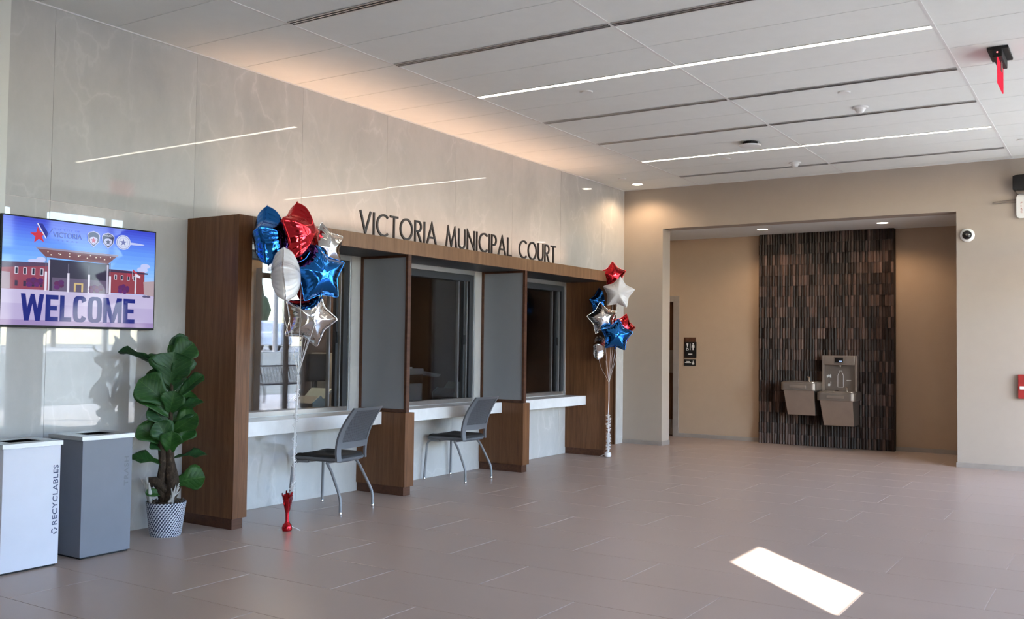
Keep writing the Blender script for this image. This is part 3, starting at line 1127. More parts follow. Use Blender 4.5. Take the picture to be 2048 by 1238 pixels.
for cx, cz, a0 in ((5.47, 3.315, 0), (5.335, 3.315, 90), (5.335, 3.11, 180), (5.47, 3.11, 270)):
    pts += [(cx + .045 * math.cos(math.radians(a0 + 90 * k / 6)), cz + .045 * math.sin(math.radians(a0 + 90 * k / 6))) for k in range(7)]
plate = MB().prism(pts, 'y', -.045, -.001).build('plate', M['white'], t, bevel=.004)
MB().lathe([(.04, -.045), (.036, -.065), (.001, -.072)], (5.44, 0, 3.21), 24, axis='y').build('strobe_lens', M['frost'], t, smooth=True)
for i, ch in enumerate('FIRE'):
    mb = MB()
    z0 = 3.262 - i * .036
    text_fit(mb, ch, lambda u, v, z0=z0, ch=ch: (5.340 + u * (.018 if ch != 'I' else .006), -.0462, z0 - .024 + v * .024))
    mb.build('letter', M['red'], plate)
t = thing('wall_bracket', 'thin hairpin metal bracket arm on the beige wall left of the fire strobe', 'bracket', (5.16, 0, 3.26))
MB().tube([(5.34, -.004, 3.308), (5.2, -.02, 3.294), (5.05, -.04, 3.278), (5.03, -.042, 3.268), (5.045, -.04, 3.262), (5.2, -.02, 3.268), (5.30, -.004, 3.268)], .006, 8).build('arm', M['steel_dark'], t, smooth=True)
MB().lathe([(.010, -.001), (.010, -.012)], (5.31, 0, 3.278), 12, axis='y').build('pivot', M['white'], t)
t = thing('fire_pull_station', 'red fire alarm pull box low on the beige wall at the right edge', 'fire alarm', (5.36, 0, .88))
B(5.298, 5.42, -.06, -.001, .88, 1.17).build('body', M['red'], t, bevel=.006)
B(5.315, 5.405, -.07, -.06, .99, 1.03).build('pull_bar', M['white'], t, bevel=.004)

# ------------------------------------------------------------------ RESTROOM SIGNS
yb = NB


def sign_board(name, label, x0, x1, z0, z1, yoff, th):
    t = thing(name, label, 'sign', ((x0 + x1) / 2, yb - yoff, z0))
    B(x0, x1, yb - yoff - th, yb - yoff, z0, z1).build('board', M['black'], t, bevel=.002)
    return t, yb - yoff - th - .0012


tag(B(.352, .549, yb - .008, yb - .001, 1.275, 1.61).build('sign_backer', M['wood_dark'], loc=(.45, yb - .004, 1.275), bevel=.001),
    'brown backing plate behind the restroom sign', 'sign plate')
t, yf = sign_board('restroom_sign', 'black restroom sign with white figure and wheelchair symbols beside the wood door', .366, .566, 1.284, 1.536, .008, .01)


def flat(pts, y, mb=None):
    mb = mb or MB()
    mb.add([(p[0], y, p[1]) for p in pts], [tuple(range(len(pts)))])
    return mb


mb = flat(ellipse(.512, 1.506, .011, .011), yf)
flat([(.492, 1.49), (.532, 1.49), (.540, 1.445), (.524, 1.445), (.522, 1.405), (.502, 1.405), (.500, 1.445), (.484, 1.445)], yf, mb)
mb.build('figure_symbol', M['white'], t)
flat([(.458, 1.405), (.468, 1.405), (.468, 1.51), (.458, 1.51)], yf).build('divider_bar', M['white'], t)
mb = flat([(.398, 1.512), (.432, 1.512), (.420, 1.455), (.410, 1.455)], yf)
mb.build('fixture_symbol', M['white'], t)
mb = MB()
mb.tube([(.415 + .018 * math.cos(a * PI / 8), yf, 1.418 + .018 * math.sin(a * PI / 8)) for a in range(-1, 13)], .003, 6)
mb.tube([(.408, yf, 1.445), (.411, yf, 1.425), (.428, yf, 1.420), (.436, yf, 1.404)], .003, 6)
mb.build('wheelchair_symbol', M['white'], t)
flat([(.430, 1.335), (.500, 1.335), (.500, 1.348), (.430, 1.348)], yf).build('caption_bar', M['white'], t)
t, yf = sign_board('mother_room_sign', 'small black wall sign with a white bottle symbol under the restroom sign', .354, .551, 1.15, 1.257, .001, .010)
mb = flat([(.396, 1.216), (.455, 1.216), (.455, 1.226), (.396, 1.226)], yf)
flat([(.370, 1.196), (.478, 1.196), (.478, 1.207), (.370, 1.207)], yf, mb)
mb.build('caption_bar', M['white'], t)
mb = flat([(.497, 1.172), (.527, 1.172), (.531, 1.18), (.531, 1.196), (.520, 1.212), (.520, 1.222), (.504, 1.222), (.504, 1.212), (.493, 1.196), (.493, 1.18)], yf)
flat([(.507, 1.222), (.517, 1.222), (.514, 1.240), (.510, 1.240)], yf, mb)
mb.build('bottle_symbol', M['white'], t)

# ------------------------------------------------------------------ DRINKING FOUNTAINS


def rounded_front(x0, x1, yb_, yf_, r, n=6):
    pts = [(x0, yb_), (x1, yb_)]
    for k in range(n + 1):
        a = PI / 2 * k / n
        pts.append((x1 - r + r * math.cos(-a), yf_ + r + r * math.sin(-a)))
    for k in range(n + 1):
        a = PI / 2 * k / n
        pts.append((x0 + r - r * math.sin(a), yf_ + r - r * math.cos(a)))
    return pts


def fountain(x0, x1, ztop, label, filler=False):
    cx = (x0 + x1) / 2
    yw, yf_ = TY - .011, .93
    t = thing('drinking_fountain', label, 'drinking fountain', (cx, yw, ztop - .5), 'drinking fountains')
    bz = ztop - .125
    mb = MB().prism(rounded_front(x0, x1, yw, yf_, .07), 'z', bz, ztop - .008)
    mb.build('basin_rim', M['steel_dark'], t, bevel=.012)
    # shallow bowl in the top
    pts = rounded_front(x0 + .02, x1 - .02, yw - .02, yf_ + .02, .06)
    n = len(pts)
    inn = [(cx + (p[0] - cx) * .82, (yf_ + yw) / 2 + (p[1] - (yf_ + yw) / 2) * .78) for p in pts]
    mb = MB()
    mb.add([(p[0], p[1], ztop - .006) for p in pts] + [(p[0], p[1], ztop + .004) for p in pts] + [(p[0], p[1], ztop - .001) for p in inn],
           [(i, (i + 1) % n, n + (i + 1) % n, n + i) for i in range(n)] + [(n + i, n + (i + 1) % n, 2 * n + (i + 1) % n, 2 * n + i) for i in range(n)] + [tuple(range(2 * n, 3 * n))])
    mb.build('bowl', M['steel'], t, smooth=True)
    MB().lathe([(.022, ztop + .001), (.022, ztop + .004), (.001, ztop + .004)], (cx - .08, (yf_ + yw) / 2, 0), 16).build('drain', M['chrome'], t)
    B(cx - .12, cx + .12, yf_ - .012, yf_ + .006, bz + .035, bz + .075).build('push_bar', M['steel'], t, bevel=.005)
    # tapered apron
    xa0, xa1, xb0, xb1 = x0 + .045, x1 - .035, x0 + .085, x1 - .035
    za, zb = bz, bz - .36
    mb = MB()
    mb.add([(xa0, yf_ + .03, za), (xa1, yf_ + .03, za), (xa1, yw, za), (xa0, yw, za), (xb0, yf_ + .11, zb), (xb1, yf_ + .11, zb), (xb1, yw, zb), (xb0, yw, zb)],
           [(0, 1, 2, 3), (7, 6, 5, 4), (4, 5, 1, 0), (5, 6, 2, 1), (6, 7, 3, 2), (7, 4, 0, 3)])
    mb.build('cabinet', M['steel'], t, bevel=.004)
    bx = cx + .11
    mb = MB().tube([(bx, 1.15, ztop), (bx, 1.15, ztop + .05), (bx - .004, 1.14, ztop + .066), (bx - .02, 1.12, ztop + .07)], [.015, .014, .014, .010], 12)
    mb.build('bubbler', M['chrome'], t, smooth=True)
    if filler:
        f0, f1 = cx - .27, cx + .225
        z0, z1 = ztop + .0, ztop + .52
        yfr = yw - .115
        p = MB()
        p.box(f0, f1, yw - .02, yw, z0, z1)
        p.box(f0, f0 + .03, yfr, yw - .02, z0, z1)
        p.box(f1 - .03, f1, yfr, yw - .02, z0, z1)
        p.box(f0 + .03, f1 - .03, yfr, yw - .02, z0 + .385, z1)
        p = p.build('filler_housing', M['steel'], t, bevel=.006)
        B(f0 + .032, f1 - .032, yw - .03, yw - .021, z0 + .004, z0 + .383).build('alcove_back', M['steel_dark'], p)
        fx = (f0 + f1) / 2
        B(fx - .075, fx + .075, yfr - .012, yfr - .001, z0 + .405, z0 + .498).build('bezel', M['steel_dark'], p, bevel=.004)
        B(fx - .058, fx + .058, yfr - .015, yfr - .012, z0 + .42, z0 + .488).build('display', M['blackgloss'], p)
        B(fx + .002, fx + .045, yfr - .0165, yfr - .015, z0 + .43, z0 + .446).build('display_digits', DISP, p)
        MB().lathe([(.018, z0 + .385), (.018, z0 + .36), (.010, z0 + .35)], (fx, yfr + .05, 0), 16).build('nozzle', M['steel_dark'], p, smooth=True)
        yb2 = yw - .031
        bt_ = [(-.038, 0), (.038, 0), (.040, .01), (.040, .165), (.030, .195), (.020, .21), (.020, .235), (-.020, .235), (-.020, .21), (-.030, .195), (-.040, .165), (-.040, .01), (-.038, 0)]
        MB().tube([(fx + a, yb2, z0 + .06 + b) for a, b in bt_], .003, 6).build('bottle_outline', M['white'], p)
        mb = flat([(fx - .19, z0 + .19), (fx - .15, z0 + .225), (fx - .17, z0 + .24), (fx - .2, z0 + .22)], yb2 - .002)
        flat([(fx - .16, z0 + .20), (fx - .135, z0 + .19), (fx - .135, z0 + .235), (fx - .15, z0 + .245)], yb2 - .002, mb)
        flat([(fx - .18, z0 + .07), (fx - .15, z0 + .07), (fx - .15, z0 + .10), (fx - .165, z0 + .115), (fx - .18, z0 + .10)], yb2 - .002, mb)
        flat([(fx - .145, z0 + .08), (fx - .135, z0 + .08), (fx - .135, z0 + .135), (fx - .145, z0 + .135)], yb2 - .002, mb)
        flat([(fx + .085, z0 + .158), (fx + .15, z0 + .158), (fx + .15, z0 + .165), (fx + .085, z0 + .165)], yb2 - .002, mb)
        mb.build('instruction_print', M['white'], p)
        B(fx - .075, fx - .03, yb2 - .02, yb2, z0 + .004, z0 + .012).build('drip_grate', M['blackgloss'], p)
    return t


DISP = emit('blue_display_digits', (.55, .7, 1.0), 1.0)
fountain(2.10, 2.62, .965, 'higher stainless drinking fountain on the left of the dark tile panel')
fountain(2.625, 3.165, .835, 'lower stainless drinking fountain with bottle filler on the dark tile panel', True)

# ------------------------------------------------------------------ WALL SCREEN
TY0, TY1, TZ0, TZ1 = -9.575, -8.355, 1.531, 2.296
tv = thing('wall_television', 'flat screen on the marble wall showing a courthouse and the word WELCOME', 'television', (.03, (TY0 + TY1) / 2, TZ0))
B(.002, .03, TY0 + .25, TY1 - .25, TZ0 + .15, TZ1 - .15).build('mount', M['black'], tv)
B(.03, .056, TY0, TY1, TZ0, TZ1).build('housing', M['black'], tv, bevel=.004)
scr = B(.056, .0572, TY0 + .010, TY1 - .010, TZ0 + .016, TZ1 - .010).build('screen', M['blackgloss'], tv)
SW, SH = (TY1 - TY0 - .02), (TZ1 - TZ0 - .026)
pic = MB()
lay = [0]


def uv(u, v, L):
    return (.0574 + .000025 * L, TY0 + .010 + u * SW, TZ0 + .016 + v * SH)


def pp(pts, col):
    lay[0] += 1
    pic.add([uv(u, v, lay[0]) for u, v in pts], [tuple(range(len(pts)))], col)


def rect(u0, u1, v0, v1, col):
    pp([(u0, v0), (u1, v0), (u1, v1), (u0, v1)], col)


def srgb(r, g, b):
    return tuple(((c / 255) / 12.92 if c <= 10 else ((c / 255 + .055) / 1.055) ** 2.4) for c in (r, g, b))


# sky of the broadcast picture: rows of patches, its own printed colours
rows = [(1.0, (62, 72, 205)), (.9, (84, 112, 236)), (.78, (100, 150, 250)), (.6, (128, 186, 255)), (.45, (170, 205, 255)), (.33, (190, 190, 235))]
lay[0] = 1
for i in range(len(rows) - 1):
    (v1, c1), (v0, c0) = rows[i], rows[i + 1]
    for k in range(4):
        a, b = k / 4, (k + 1) / 4
        cc = srgb(*[c1[j] + (c0[j] - c1[j]) * (a + b) / 2 for j in range(3)])
        pic.add([uv(0, v1 + (v0 - v1) * b, 1), uv(1, v1 + (v0 - v1) * b, 1), uv(1, v1 + (v0 - v1) * a, 1), uv(0, v1 + (v0 - v1) * a, 1)], [(0, 1, 2, 3)], cc)
for cu_, cv_, ru, rv in ((.20, .60, .05, .02), (.23, .62, .03, .025), (.91, .60, .04, .03), (.93, .64, .035, .025), (.82, .86, .1, .012)):
    pp(ellipse(cu_, cv_, ru, rv), srgb(196, 205, 250))
rect(0, 1, 0, .335, srgb(184, 172, 214))
rect(0, 1, .20, .335, srgb(196, 186, 222))
rect(0, 1, 0, .05, srgb(160, 140, 190))
pp([(.0, .576), (.273, .593), (.278, .335), (0, .329)], srgb(150, 72, 92))
pp([(.0, .576), (.273, .593), (.273, .561), (0, .522)], srgb(92, 72, 100))
pp([(.66, .583), (.926, .577), (.926, .345), (.665, .345)], srgb(146, 66, 80))
pp([(.66, .583), (.95, .570), (.95, .555), (.66, .555)], srgb(70, 56, 84))
pp([(.919, .478), (1, .49), (1, .33), (.926, .343)], srgb(180, 160, 168))
pp([(0, .485), (.048, .483), (.05, .333), (0, .329)], srgb(170, 150, 168))
for u in (.075, .125, .175, .225):
    rect(u, u + .021, .47, .535, srgb(224, 222, 240))
    rect(u + .004, u + .017, .475, .53, srgb(40, 42, 66))
    rect(u + .002, u + .019, .36, .41, srgb(60, 50, 78))
for u in (.71, .755, .80, .845):
    rect(u, u + .017, .48, .53, srgb(224, 222, 240))
    rect(u + .003, u + .014, .484, .526, srgb(40, 42, 66))
rect(.855, .868, .35, .56, srgb(214, 210, 226))
rect(.282, .672, .33, .63, srgb(58, 52, 76))
rect(.30, .66, .33, .46, srgb(104, 92, 120))
rect(.44, .50, .335, .42, srgb(210, 184, 130))
rect(.452, .488, .335, .405, srgb(96, 84, 110))
pp([(.194, .736), (.736, .731), (.671, .643), (.663, .631), (.257, .647)], srgb(124, 84, 92))
pp([(.194, .736), (.736, .731), (.728, .711), (.201, .72)], srgb(150, 140, 166))
for k in range(7):
    pp(ellipse(.29 + .058 * k, .672 + .012 * (k % 2), .005, .006, 8), srgb(255, 244, 232))
    pp(ellipse(.27 + .068 * k, .698 - .008 * (k % 2), .004, .005, 8), srgb(255, 244, 232))
for u, v1 in ((.257, .658), (.398, .60), (.532, .60), (.675, .645)):
    rect(u, u + .006, .33, v1, srgb(110, 104, 128))
    rect(u - .003, u + .011, .325, .51, srgb(226, 222, 240))
rect(.274, .284, .335, .62, srgb(214, 208, 228))
rect(.655, .667, .335, .62, srgb(190, 184, 208))
for cu_, cv_, ru, rv in ((.17, .40, .035, .05), (.215, .40, .03, .045), (.34, .39, .035, .05), (.56, .37, .03, .045), (.60, .375, .03, .04), (.76, .39, .03, .05), (.79, .38, .025, .045)):
    for q in range(5):
        pp(ellipse(cu_ + ru * .5 * math.cos(q * 2.1), cv_ + rv * .5 * math.sin(q * 2.6), ru * .55, rv * .5, 9), srgb(92 + 8 * (q % 3), 44, 88 + 6 * q))
rect(.835, .838, .50, .60, srgb(200, 200, 220))
pp([(.838, .60), (.87, .565), (.868, .545), (.838, .575)], srgb(190, 70, 90))
pp([(.862, .555), (.895, .535), (.893, .51), (.862, .525)], srgb(226, 220, 240))
rect(.80, .825, .52, .555, srgb(180, 60, 84))
for u in (.93, .955):
    pp(ellipse(u, .325, .018, .012, 10), srgb(90, 86, 120))
# big word
NAVY = srgb(26, 36, 128)
SPAN = [('W', .114, .254), ('E', .264, .343), ('L', .353, .428), ('C', .437, .526), ('O', .533, .629), ('M', .637, .767), ('E', .777, .860)]
VB, VT = .042, .292


def blk(a, b, pts):
    pp([(a + u * (b - a), VB + v * (VT - VB)) for u, v in pts], NAVY)


def ring(a, b, a0, a1, t, n=22):
    def at(k, inn):
        an = math.radians(a0 + (a1 - a0) * k / n)
        ca, sa = math.cos(an), math.sin(an)
        q = .55
        cu_ = math.copysign(abs(ca) ** q, ca)
        sv_ = math.copysign(abs(sa) ** q, sa)
        return (.5 + (.5 - inn * t) * cu_, .5 + (.51 - inn * t * .42) * sv_)
    for k in range(n):
        blk(a, b, [at(k, 0), at(k + 1, 0), at(k + 1, 1), at(k, 1)])
        lay[0] -= 1
    lay[0] += 1


for ch, a, b in SPAN:
    if ch == 'E':
        blk(a, b, [(0, 0), (.38, 0), (.38, 1), (0, 1)])
        for v0, v1, w_ in ((0, .17, 1), (.415, .585, .9), (.83, 1, 1)):
            blk(a, b, [(.3, v0), (w_, v0), (w_, v1), (.3, v1)])
    elif ch == 'L':
        blk(a, b, [(0, 0), (.38, 0), (.38, 1), (0, 1)])
        blk(a, b, [(.3, 0), (1, 0), (1, .17), (.3, .17)])
    elif ch == 'O':
        ring(a, b, 0, 360, .33)
    elif ch == 'C':
        ring(a, b, 28, 332, .34)
    elif ch == 'W':
        blk(a, b, [(0, 1), (.2, 1), (.36, 0), (.16, 0)])
        blk(a, b, [(.16, 0), (.36, 0), (.58, 1), (.42, 1)])
        blk(a, b, [(.42, 1), (.58, 1), (.84, 0), (.64, 0)])
        blk(a, b, [(.64, 0), (.84, 0), (1, 1), (.8, 1)])
    else:
        blk(a, b, [(0, 0), (.21, 0), (.21, 1), (0, 1)])
        blk(a, b, [(.79, 0), (1, 0), (1, 1), (.79, 1)])
        blk(a, b, [(0, 1), (.28, 1), (.60, 0), (.40, 0)])
        blk(a, b, [(.72, 1), (1, 1), (.60, 0), (.40, 0)])
# city emblem: red star with blue sweep, name and two small lines
cx, cy = .208, .845
st = []
for k in range(10):
    r_ = (.052, .021)[k % 2]
    a = PI / 2 + .12 + k * PI / 5
    st.append((cx + r_ * math.cos(a), cy + r_ * 1.6 * math.sin(a)))
lay[0] += 1
pic.add([uv(*p, lay[0]) for p in st] + [uv(cx, cy, lay[0])], [(i, (i + 1) % 10, 10) for i in range(10)], srgb(206, 56, 76))
pp([(.197, .956), (.216, .959), (.262, .868), (.254, .815)], srgb(236, 234, 250))
pp([(.204, .958), (.232, .958), (.268, .872), (.257, .825)], srgb(44, 50, 150))
pp([(.257, .825), (.266, .850), (.300, .925), (.294, .925)], srgb(60, 66, 160))


def ptext(s, u0, u1, v0, v1, col, bold=0.0, spacing=1.0):
    lay[0] += 1
    Lr = lay[0]
    text_fit(pic, s, lambda u, v: uv(u0 + u * (u1 - u0), v0 + v * (v1 - v0), Lr), col, bold, spacing)


ptext('VICTORIA', .298, .482, .845, .895, srgb(48, 52, 140))
ptext('THE CITY OF', .305, .47, .913, .930, srgb(92, 100, 190), spacing=1.4)
ptext('T E X A S', .325, .455, .810, .824, srgb(92, 100, 190), spacing=1.4)
# shields and seal
for k, (a, b, c1, c2) in enumerate(((.516, .602, (60, 56, 92), (196, 190, 226)), (.614, .702, (52, 50, 86), (190, 190, 226)))):
    m_ = (a + b) / 2
    sh = [(a, .905), (a + .012, .93), (m_, .945), (b - .012, .93), (b, .905), (b - .006, .84), (m_, .785), (a + .006, .84)]
    pp(sh, srgb(*c2))
    pp([(m_ + (u - m_) * .88, .868 + (v - .868) * .9) for u, v in sh], srgb(*c1))
    pp([(m_ + (u - m_) * .62, .85 + (v - .868) * .5) for u, v in sh], srgb(*c2))
    sp_ = []
    for q in range(10):
        r_ = (.020, .009)[q % 2]
        an = PI / 2 + q * PI / 5
        sp_.append((m_ + r_ * math.cos(an), .852 + 1.6 * r_ * math.sin(an)))
    lay[0] += 1
    pic.add([uv(*p, lay[0]) for p in sp_] + [uv(m_, .852, lay[0])], [(i, (i + 1) % 10, 10) for i in range(10)], srgb(190, 60, 90) if k == 0 else srgb(60, 60, 100))
ptext('POLICE', .628, .688, .905, .922, srgb(226, 226, 244))
m_ = .765
pp(ellipse(m_, .864, .052, .075, 28), srgb(206, 214, 246))
pp(ellipse(m_, .864, .046, .066, 28), srgb(120, 132, 190))
pp(ellipse(m_, .864, .043, .062, 28), srgb(214, 220, 248))
pp(ellipse(m_, .864, .031, .046, 28), srgb(150, 160, 206))
pp(ellipse(m_, .864, .029, .043, 28), srgb(220, 226, 250))
sp_ = []
for q in range(10):
    r_ = (.027, .010)[q % 2]
    an = PI / 2 + q * PI / 5
    sp_.append((m_ + r_ * math.cos(an), .864 + 1.5 * r_ * math.sin(an)))
lay[0] += 1
pic.add([uv(*p, lay[0]) for p in sp_] + [uv(m_, .864, lay[0])], [(i, (i + 1) % 10, 10) for i in range(10)], srgb(120, 128, 180))
pic.build('screen_picture', M['screen'], scr)

# ------------------------------------------------------------------ WASTE BINS


def bin_(x0, x1, y0, y1, hgt, mat, label, word, pmat, symbol, zt0, zt1, yt0, yt1):
    t = thing('waste_bin', label, 'bin', ((x0 + x1) / 2, (y0 + y1) / 2, 0), 'waste bins by the marble wall')
    B(x0 + .012, x1 - .012, y0 + .012, y1 - .012, 0, .012).build('foot', M['black'], t)
    B(x0, x1, y0, y1, .012, hgt - .028).build('body', mat, t, bevel=.003)
    lx0, lx1, ly0, ly1 = x0 - .008, x1 + .012, y0 - .012, y1 + .008
    hx0, hx1, hy0, hy1 = x0 + .10, x1 - .09, y0 + .09, y1 - .08
    lid = MB()
    for a0, a1, b0, b1 in subtract((lx0, lx1, ly0, ly1), (hx0, hx1, hy0, hy1)):
        lid.box(a0, a1, b0, b1, hgt - .028, hgt)
    lid.build('lid', M['binlid'], t)
    B(hx0, hx1, hy0, hy1, hgt - .0275, hgt - .003).build('opening_plate', M['hollow_shade'], t)  # black plate, painted as the dark inside of the bin
    mb = MB()
    xf = x1 + .0008
    text_fit(mb, word, lambda u, v: (xf, yt1 - v * (yt1 - yt0), zt0 + u * (zt1 - zt0)), bold=.018, spacing=1.1)
    mb.build('lettering', pmat, t)
    if symbol:
        cy, cz = (yt0 + yt1) / 2, zt0 - .038
        mb = MB()
        for k in range(3):
            a = k * 2 * PI / 3 + .2
            for (r0, r1, a0, a1) in ((.013, .021, a, a + 1.15),):
                pts = [(cy + r1 * math.cos(a0 + (a1 - a0) * q / 5), cz + r1 * math.sin(a0 + (a1 - a0) * q / 5)) for q in range(6)]
                pts += [(cy + r0 * math.cos(a1 - (a1 - a0) * q / 5), cz + r0 * math.sin(a1 - (a1 - a0) * q / 5)) for q in range(6)]
                mb.add([(xf, p[0], p[1]) for p in pts], [tuple(range(len(pts)))])
            e = a + 1.15
            tri = [(cy + .025 * math.cos(e), cz + .025 * math.sin(e)), (cy + .017 * math.cos(e + .55), cz + .017 * math.sin(e + .55)), (cy + .009 * math.cos(e), cz + .009 * math.sin(e))]
            mb.add([(xf, p[0], p[1]) for p in tri], [(0, 1, 2)])
        mb.build('recycling_symbol', pmat, t)
    return t


bin_(.23, .598, -9.82, -9.442, .80, M['binwhite'], 'white square bin lettered RECYCLABLES at the left edge', 'RECYCLABLES', M['navy'], True, .262, .645, -9.490, -9.455)
bin_(.225, .590, -9.282, -8.905, .81, M['bingrey'], 'grey square bin lettered TRASH beside the potted fig', 'TRASH', M['greyprint'], False, .452, .652, -8.966, -8.932)

# ------------------------------------------------------------------ CHAIRS


def make_chair(label):
    """seat front towards -x, backrest towards +x, origin on the floor"""
    t = thing('visitor_chair', label, 'chair', (0, 0, 0), 'grey visitor chairs', local=True)
    # seat pan and cushion, rounded plan
    def plan(x0, x1, w0, w1, r, n=6):
        pts = []
        for cx, cy, a0 in ((x1 - r, w1 - r, 0), (x0 + r, w0 - r, 90), (x0 + r, -w0 + r, 180), (x1 - r, -w1 + r, 270)):
            for k in range(n + 1):
                a = math.radians(a0 + 90 * k / n)
                pts.append((cx + r * math.cos(a), cy + r * math.sin(a)))
        return pts
    pl = plan(-.27, .22, .235, .225, .07)
    n = len(pl)

    def dish(pts, zf, k=1.0):
        return [(p[0], p[1], zf - .018 * max(0, (-.18 - p[0]) / .09) ** 2 + .02 * (p[1] / .23) ** 2 * k) for p in pts]
    mb = MB()
    rings = []
    for s_, z in ((.86, .415), (.97, .424), (1.0, .436), (1.0, .446), (.97, .450)):
        rings += dish([(-.025 + (p[0] + .025) * s_, p[1] * s_) for p in pl], z)
    fs = [(i * n + k, i * n + (k + 1) % n, (i + 1) * n + (k + 1) % n, (i + 1) * n + k) for i in range(4) for k in range(n)]
    fs += [tuple(range(n - 1, -1, -1)), tuple(range(4 * n, 5 * n))]
    mb.add(rings, fs)
    mb.build('seat_shell', M['chair_grey'], t, smooth=True, ang=60)
    mb = MB()
    rings = []
    for s_, z in ((.955, .449), (.965, .462), (.94, .474), (.86, .481), (.5, .477), (.05, .474)):
        rings += dish([(-.025 + (p[0] + .025) * s_, p[1] * s_) for p in pl], z, s_)
    fs = [(i * n + k, i * n + (k + 1) % n, (i + 1) * n + (k + 1) % n, (i + 1) * n + k) for i in range(5) for k in range(n)]
    fs += [tuple(range(n - 1, -1, -1)), tuple(range(5 * n, 6 * n))]
    mb.add(rings, fs)
    mb.build('seat_cushion', M['seat_black'], t, smooth=True, ang=60)
    # backrest profile: x as function of z, curved
    def bx(z):
        q = max(0.0, (z - .45) / .45)
        return .195 + .045 * math.sin(q * PI * .9) * -.15 + .17 * q ** 1.6 - .02 * math.sin(q * PI)

    def hw(z):
        q = max(0, (z - .45) / .45)
        return .228 + .012 * math.sin(q * PI) - .006 * q

    def sheet(name, mat, u0, u1, z0, z1, th, nu=10, nz=12, curve=.035, push=0.0, parent=t):
        vs = []
        for side in (0, 1):
            for j in range(nz + 1):
                z = z0 + (z1 - z0) * j / nz
                for i in range(nu + 1):
                    u = u0 + (u1 - u0) * i / nu
                    x = bx(z) + curve * (1 - u * u) + push + (th if side else 0)
                    vs.append((x, u * hw(z), z))
        W = nu + 1
        N = W * (nz + 1)
        fs = []
        for j in range(nz):
            for i in range(nu):
                a = j * W + i
                fs.append((a, a + W, a + W + 1, a + 1))
                fs.append((N + a, N + a + 1, N + a + W + 1, N + a + W))
        for i in range(nu):
            fs.append((i, i + 1, N + i + 1, N + i))
            a = nz * W + i
            fs.append((a, N + a, N + a + 1, a + 1))
        for j in range(nz):
            a = j * W
            fs.append((a, N + a, N + a + W, a + W))
            a = j * W + nu
            fs.append((a, a + W, N + a + W, N + a))
        m = MB().add(vs, fs)
        return m.build(name, mat, parent, smooth=True, ang=50)
    fr = sheet('back_stile', M['chair_grey'], -1.0, -.80, .44, .90, .020, 3, 14)
    sheet('back_stile', M['chair_grey'], .80, 1.0, .44, .90, .020, 3, 14)
    sheet('back_rail', M['chair_grey'], -.80, .80, .875, .90, .020, 10, 2)
    sheet('back_rail', M['chair_grey'], -.80, .80, .545, .60, .020, 10, 3)
    mesh_p = sheet('perforated_panel', M['mesh_back'], -.80, .80, .60, .875, .010, 12, 10, push=.004)
    # legs
    for s_ in (-1, 1):
        l1 = MB().tube([(.10, s_ * .215, .425), (.15, s_ * .222, .36), (.235, s_ * .240, .20), (.262, s_ * .247, .14), (.268, s_ * .250, .10), (.270, s_ * .252, .012)], .0125, 10).build('leg', M['leg_grey'], t, smooth=True)
        MB().lathe([(.015, 0), (.017, .006), (.013, .022)], (.270, s_ * .252, 0), 14).build('foot_glide', M['chrome'], l1, smooth=True)
        l2 = MB().tube([(-.10, s_ * .205, .425), (-.20, s_ * .212, .422), (-.235, s_ * .220, .405), (-.248, s_ * .226, .37), (-.266, s_ * .245, .012)], .0125, 10).build('leg', M['leg_grey'], t, smooth=True)
        MB().lathe([(.015, 0), (.017, .006), (.013, .022)], (-.266, s_ * .245, 0), 14).build('foot_glide', M['chrome'], l2, smooth=True)
    MB().tube([(.10, -.215, .425), (.10, .215, .425)], .011, 8).build('cross_bar', M['leg_grey'], t, smooth=True)
    MB().tube([(-.10, -.205, .425), (-.10, .205, .425)], .011, 8).build('cross_bar', M['leg_grey'], t, smooth=True)
    return t


def mesh_back_mat():
    t = NT('perforated_grey_plastic')
    tc = t.n('ShaderNodeTexCoord')
    sp = t.n('ShaderNodeSeparateXYZ')
    t.l(tc.outputs['Object'], sp.inputs[0])
    v = t.math('MULTIPLY', sp.outputs[2], 95)
    row = t.math('FLOOR', v)
    u = t.math('MULTIPLY_ADD', row, .5, t.math('MULTIPLY_ADD', sp.outputs[1], 70, 50))
    fu = t.math('SUBTRACT', t.math('FRACT', u), .5)
    fv = t.math('SUBTRACT', t.math('FRACT', v), .5)
    r = t.math('SQRT', t.math('ADD', t.math('MULTIPLY', fu, fu), t.math('MULTIPLY', fv, fv)))
    hole = t.math('LESS_THAN', r, .30)
    c = t.mix(hole, (.088, .092, .104), (.018, .018, .022))
    return t.bsdf(c, .5, 0, .4, 0, t.math('SUBTRACT', 1.0, hole), .6, .003)


M['mesh_back'] = mesh_back_mat()
ch1 = make_chair('grey perforated-back chair at the first counter, nearer the camera')
ch1.location = (.505, -6.825, 0)
ch1.rotation_euler = (0, 0, math.radians(8.5))
ch2 = copy_tree(ch1)
ch2['label'] = 'grey perforated-back chair at the second counter, farther from the camera'
ch2.location = (.315, -4.665, 0)
ch2.rotation_euler = (0, 0, math.radians(1.5))

# ------------------------------------------------------------------ BALLOONS


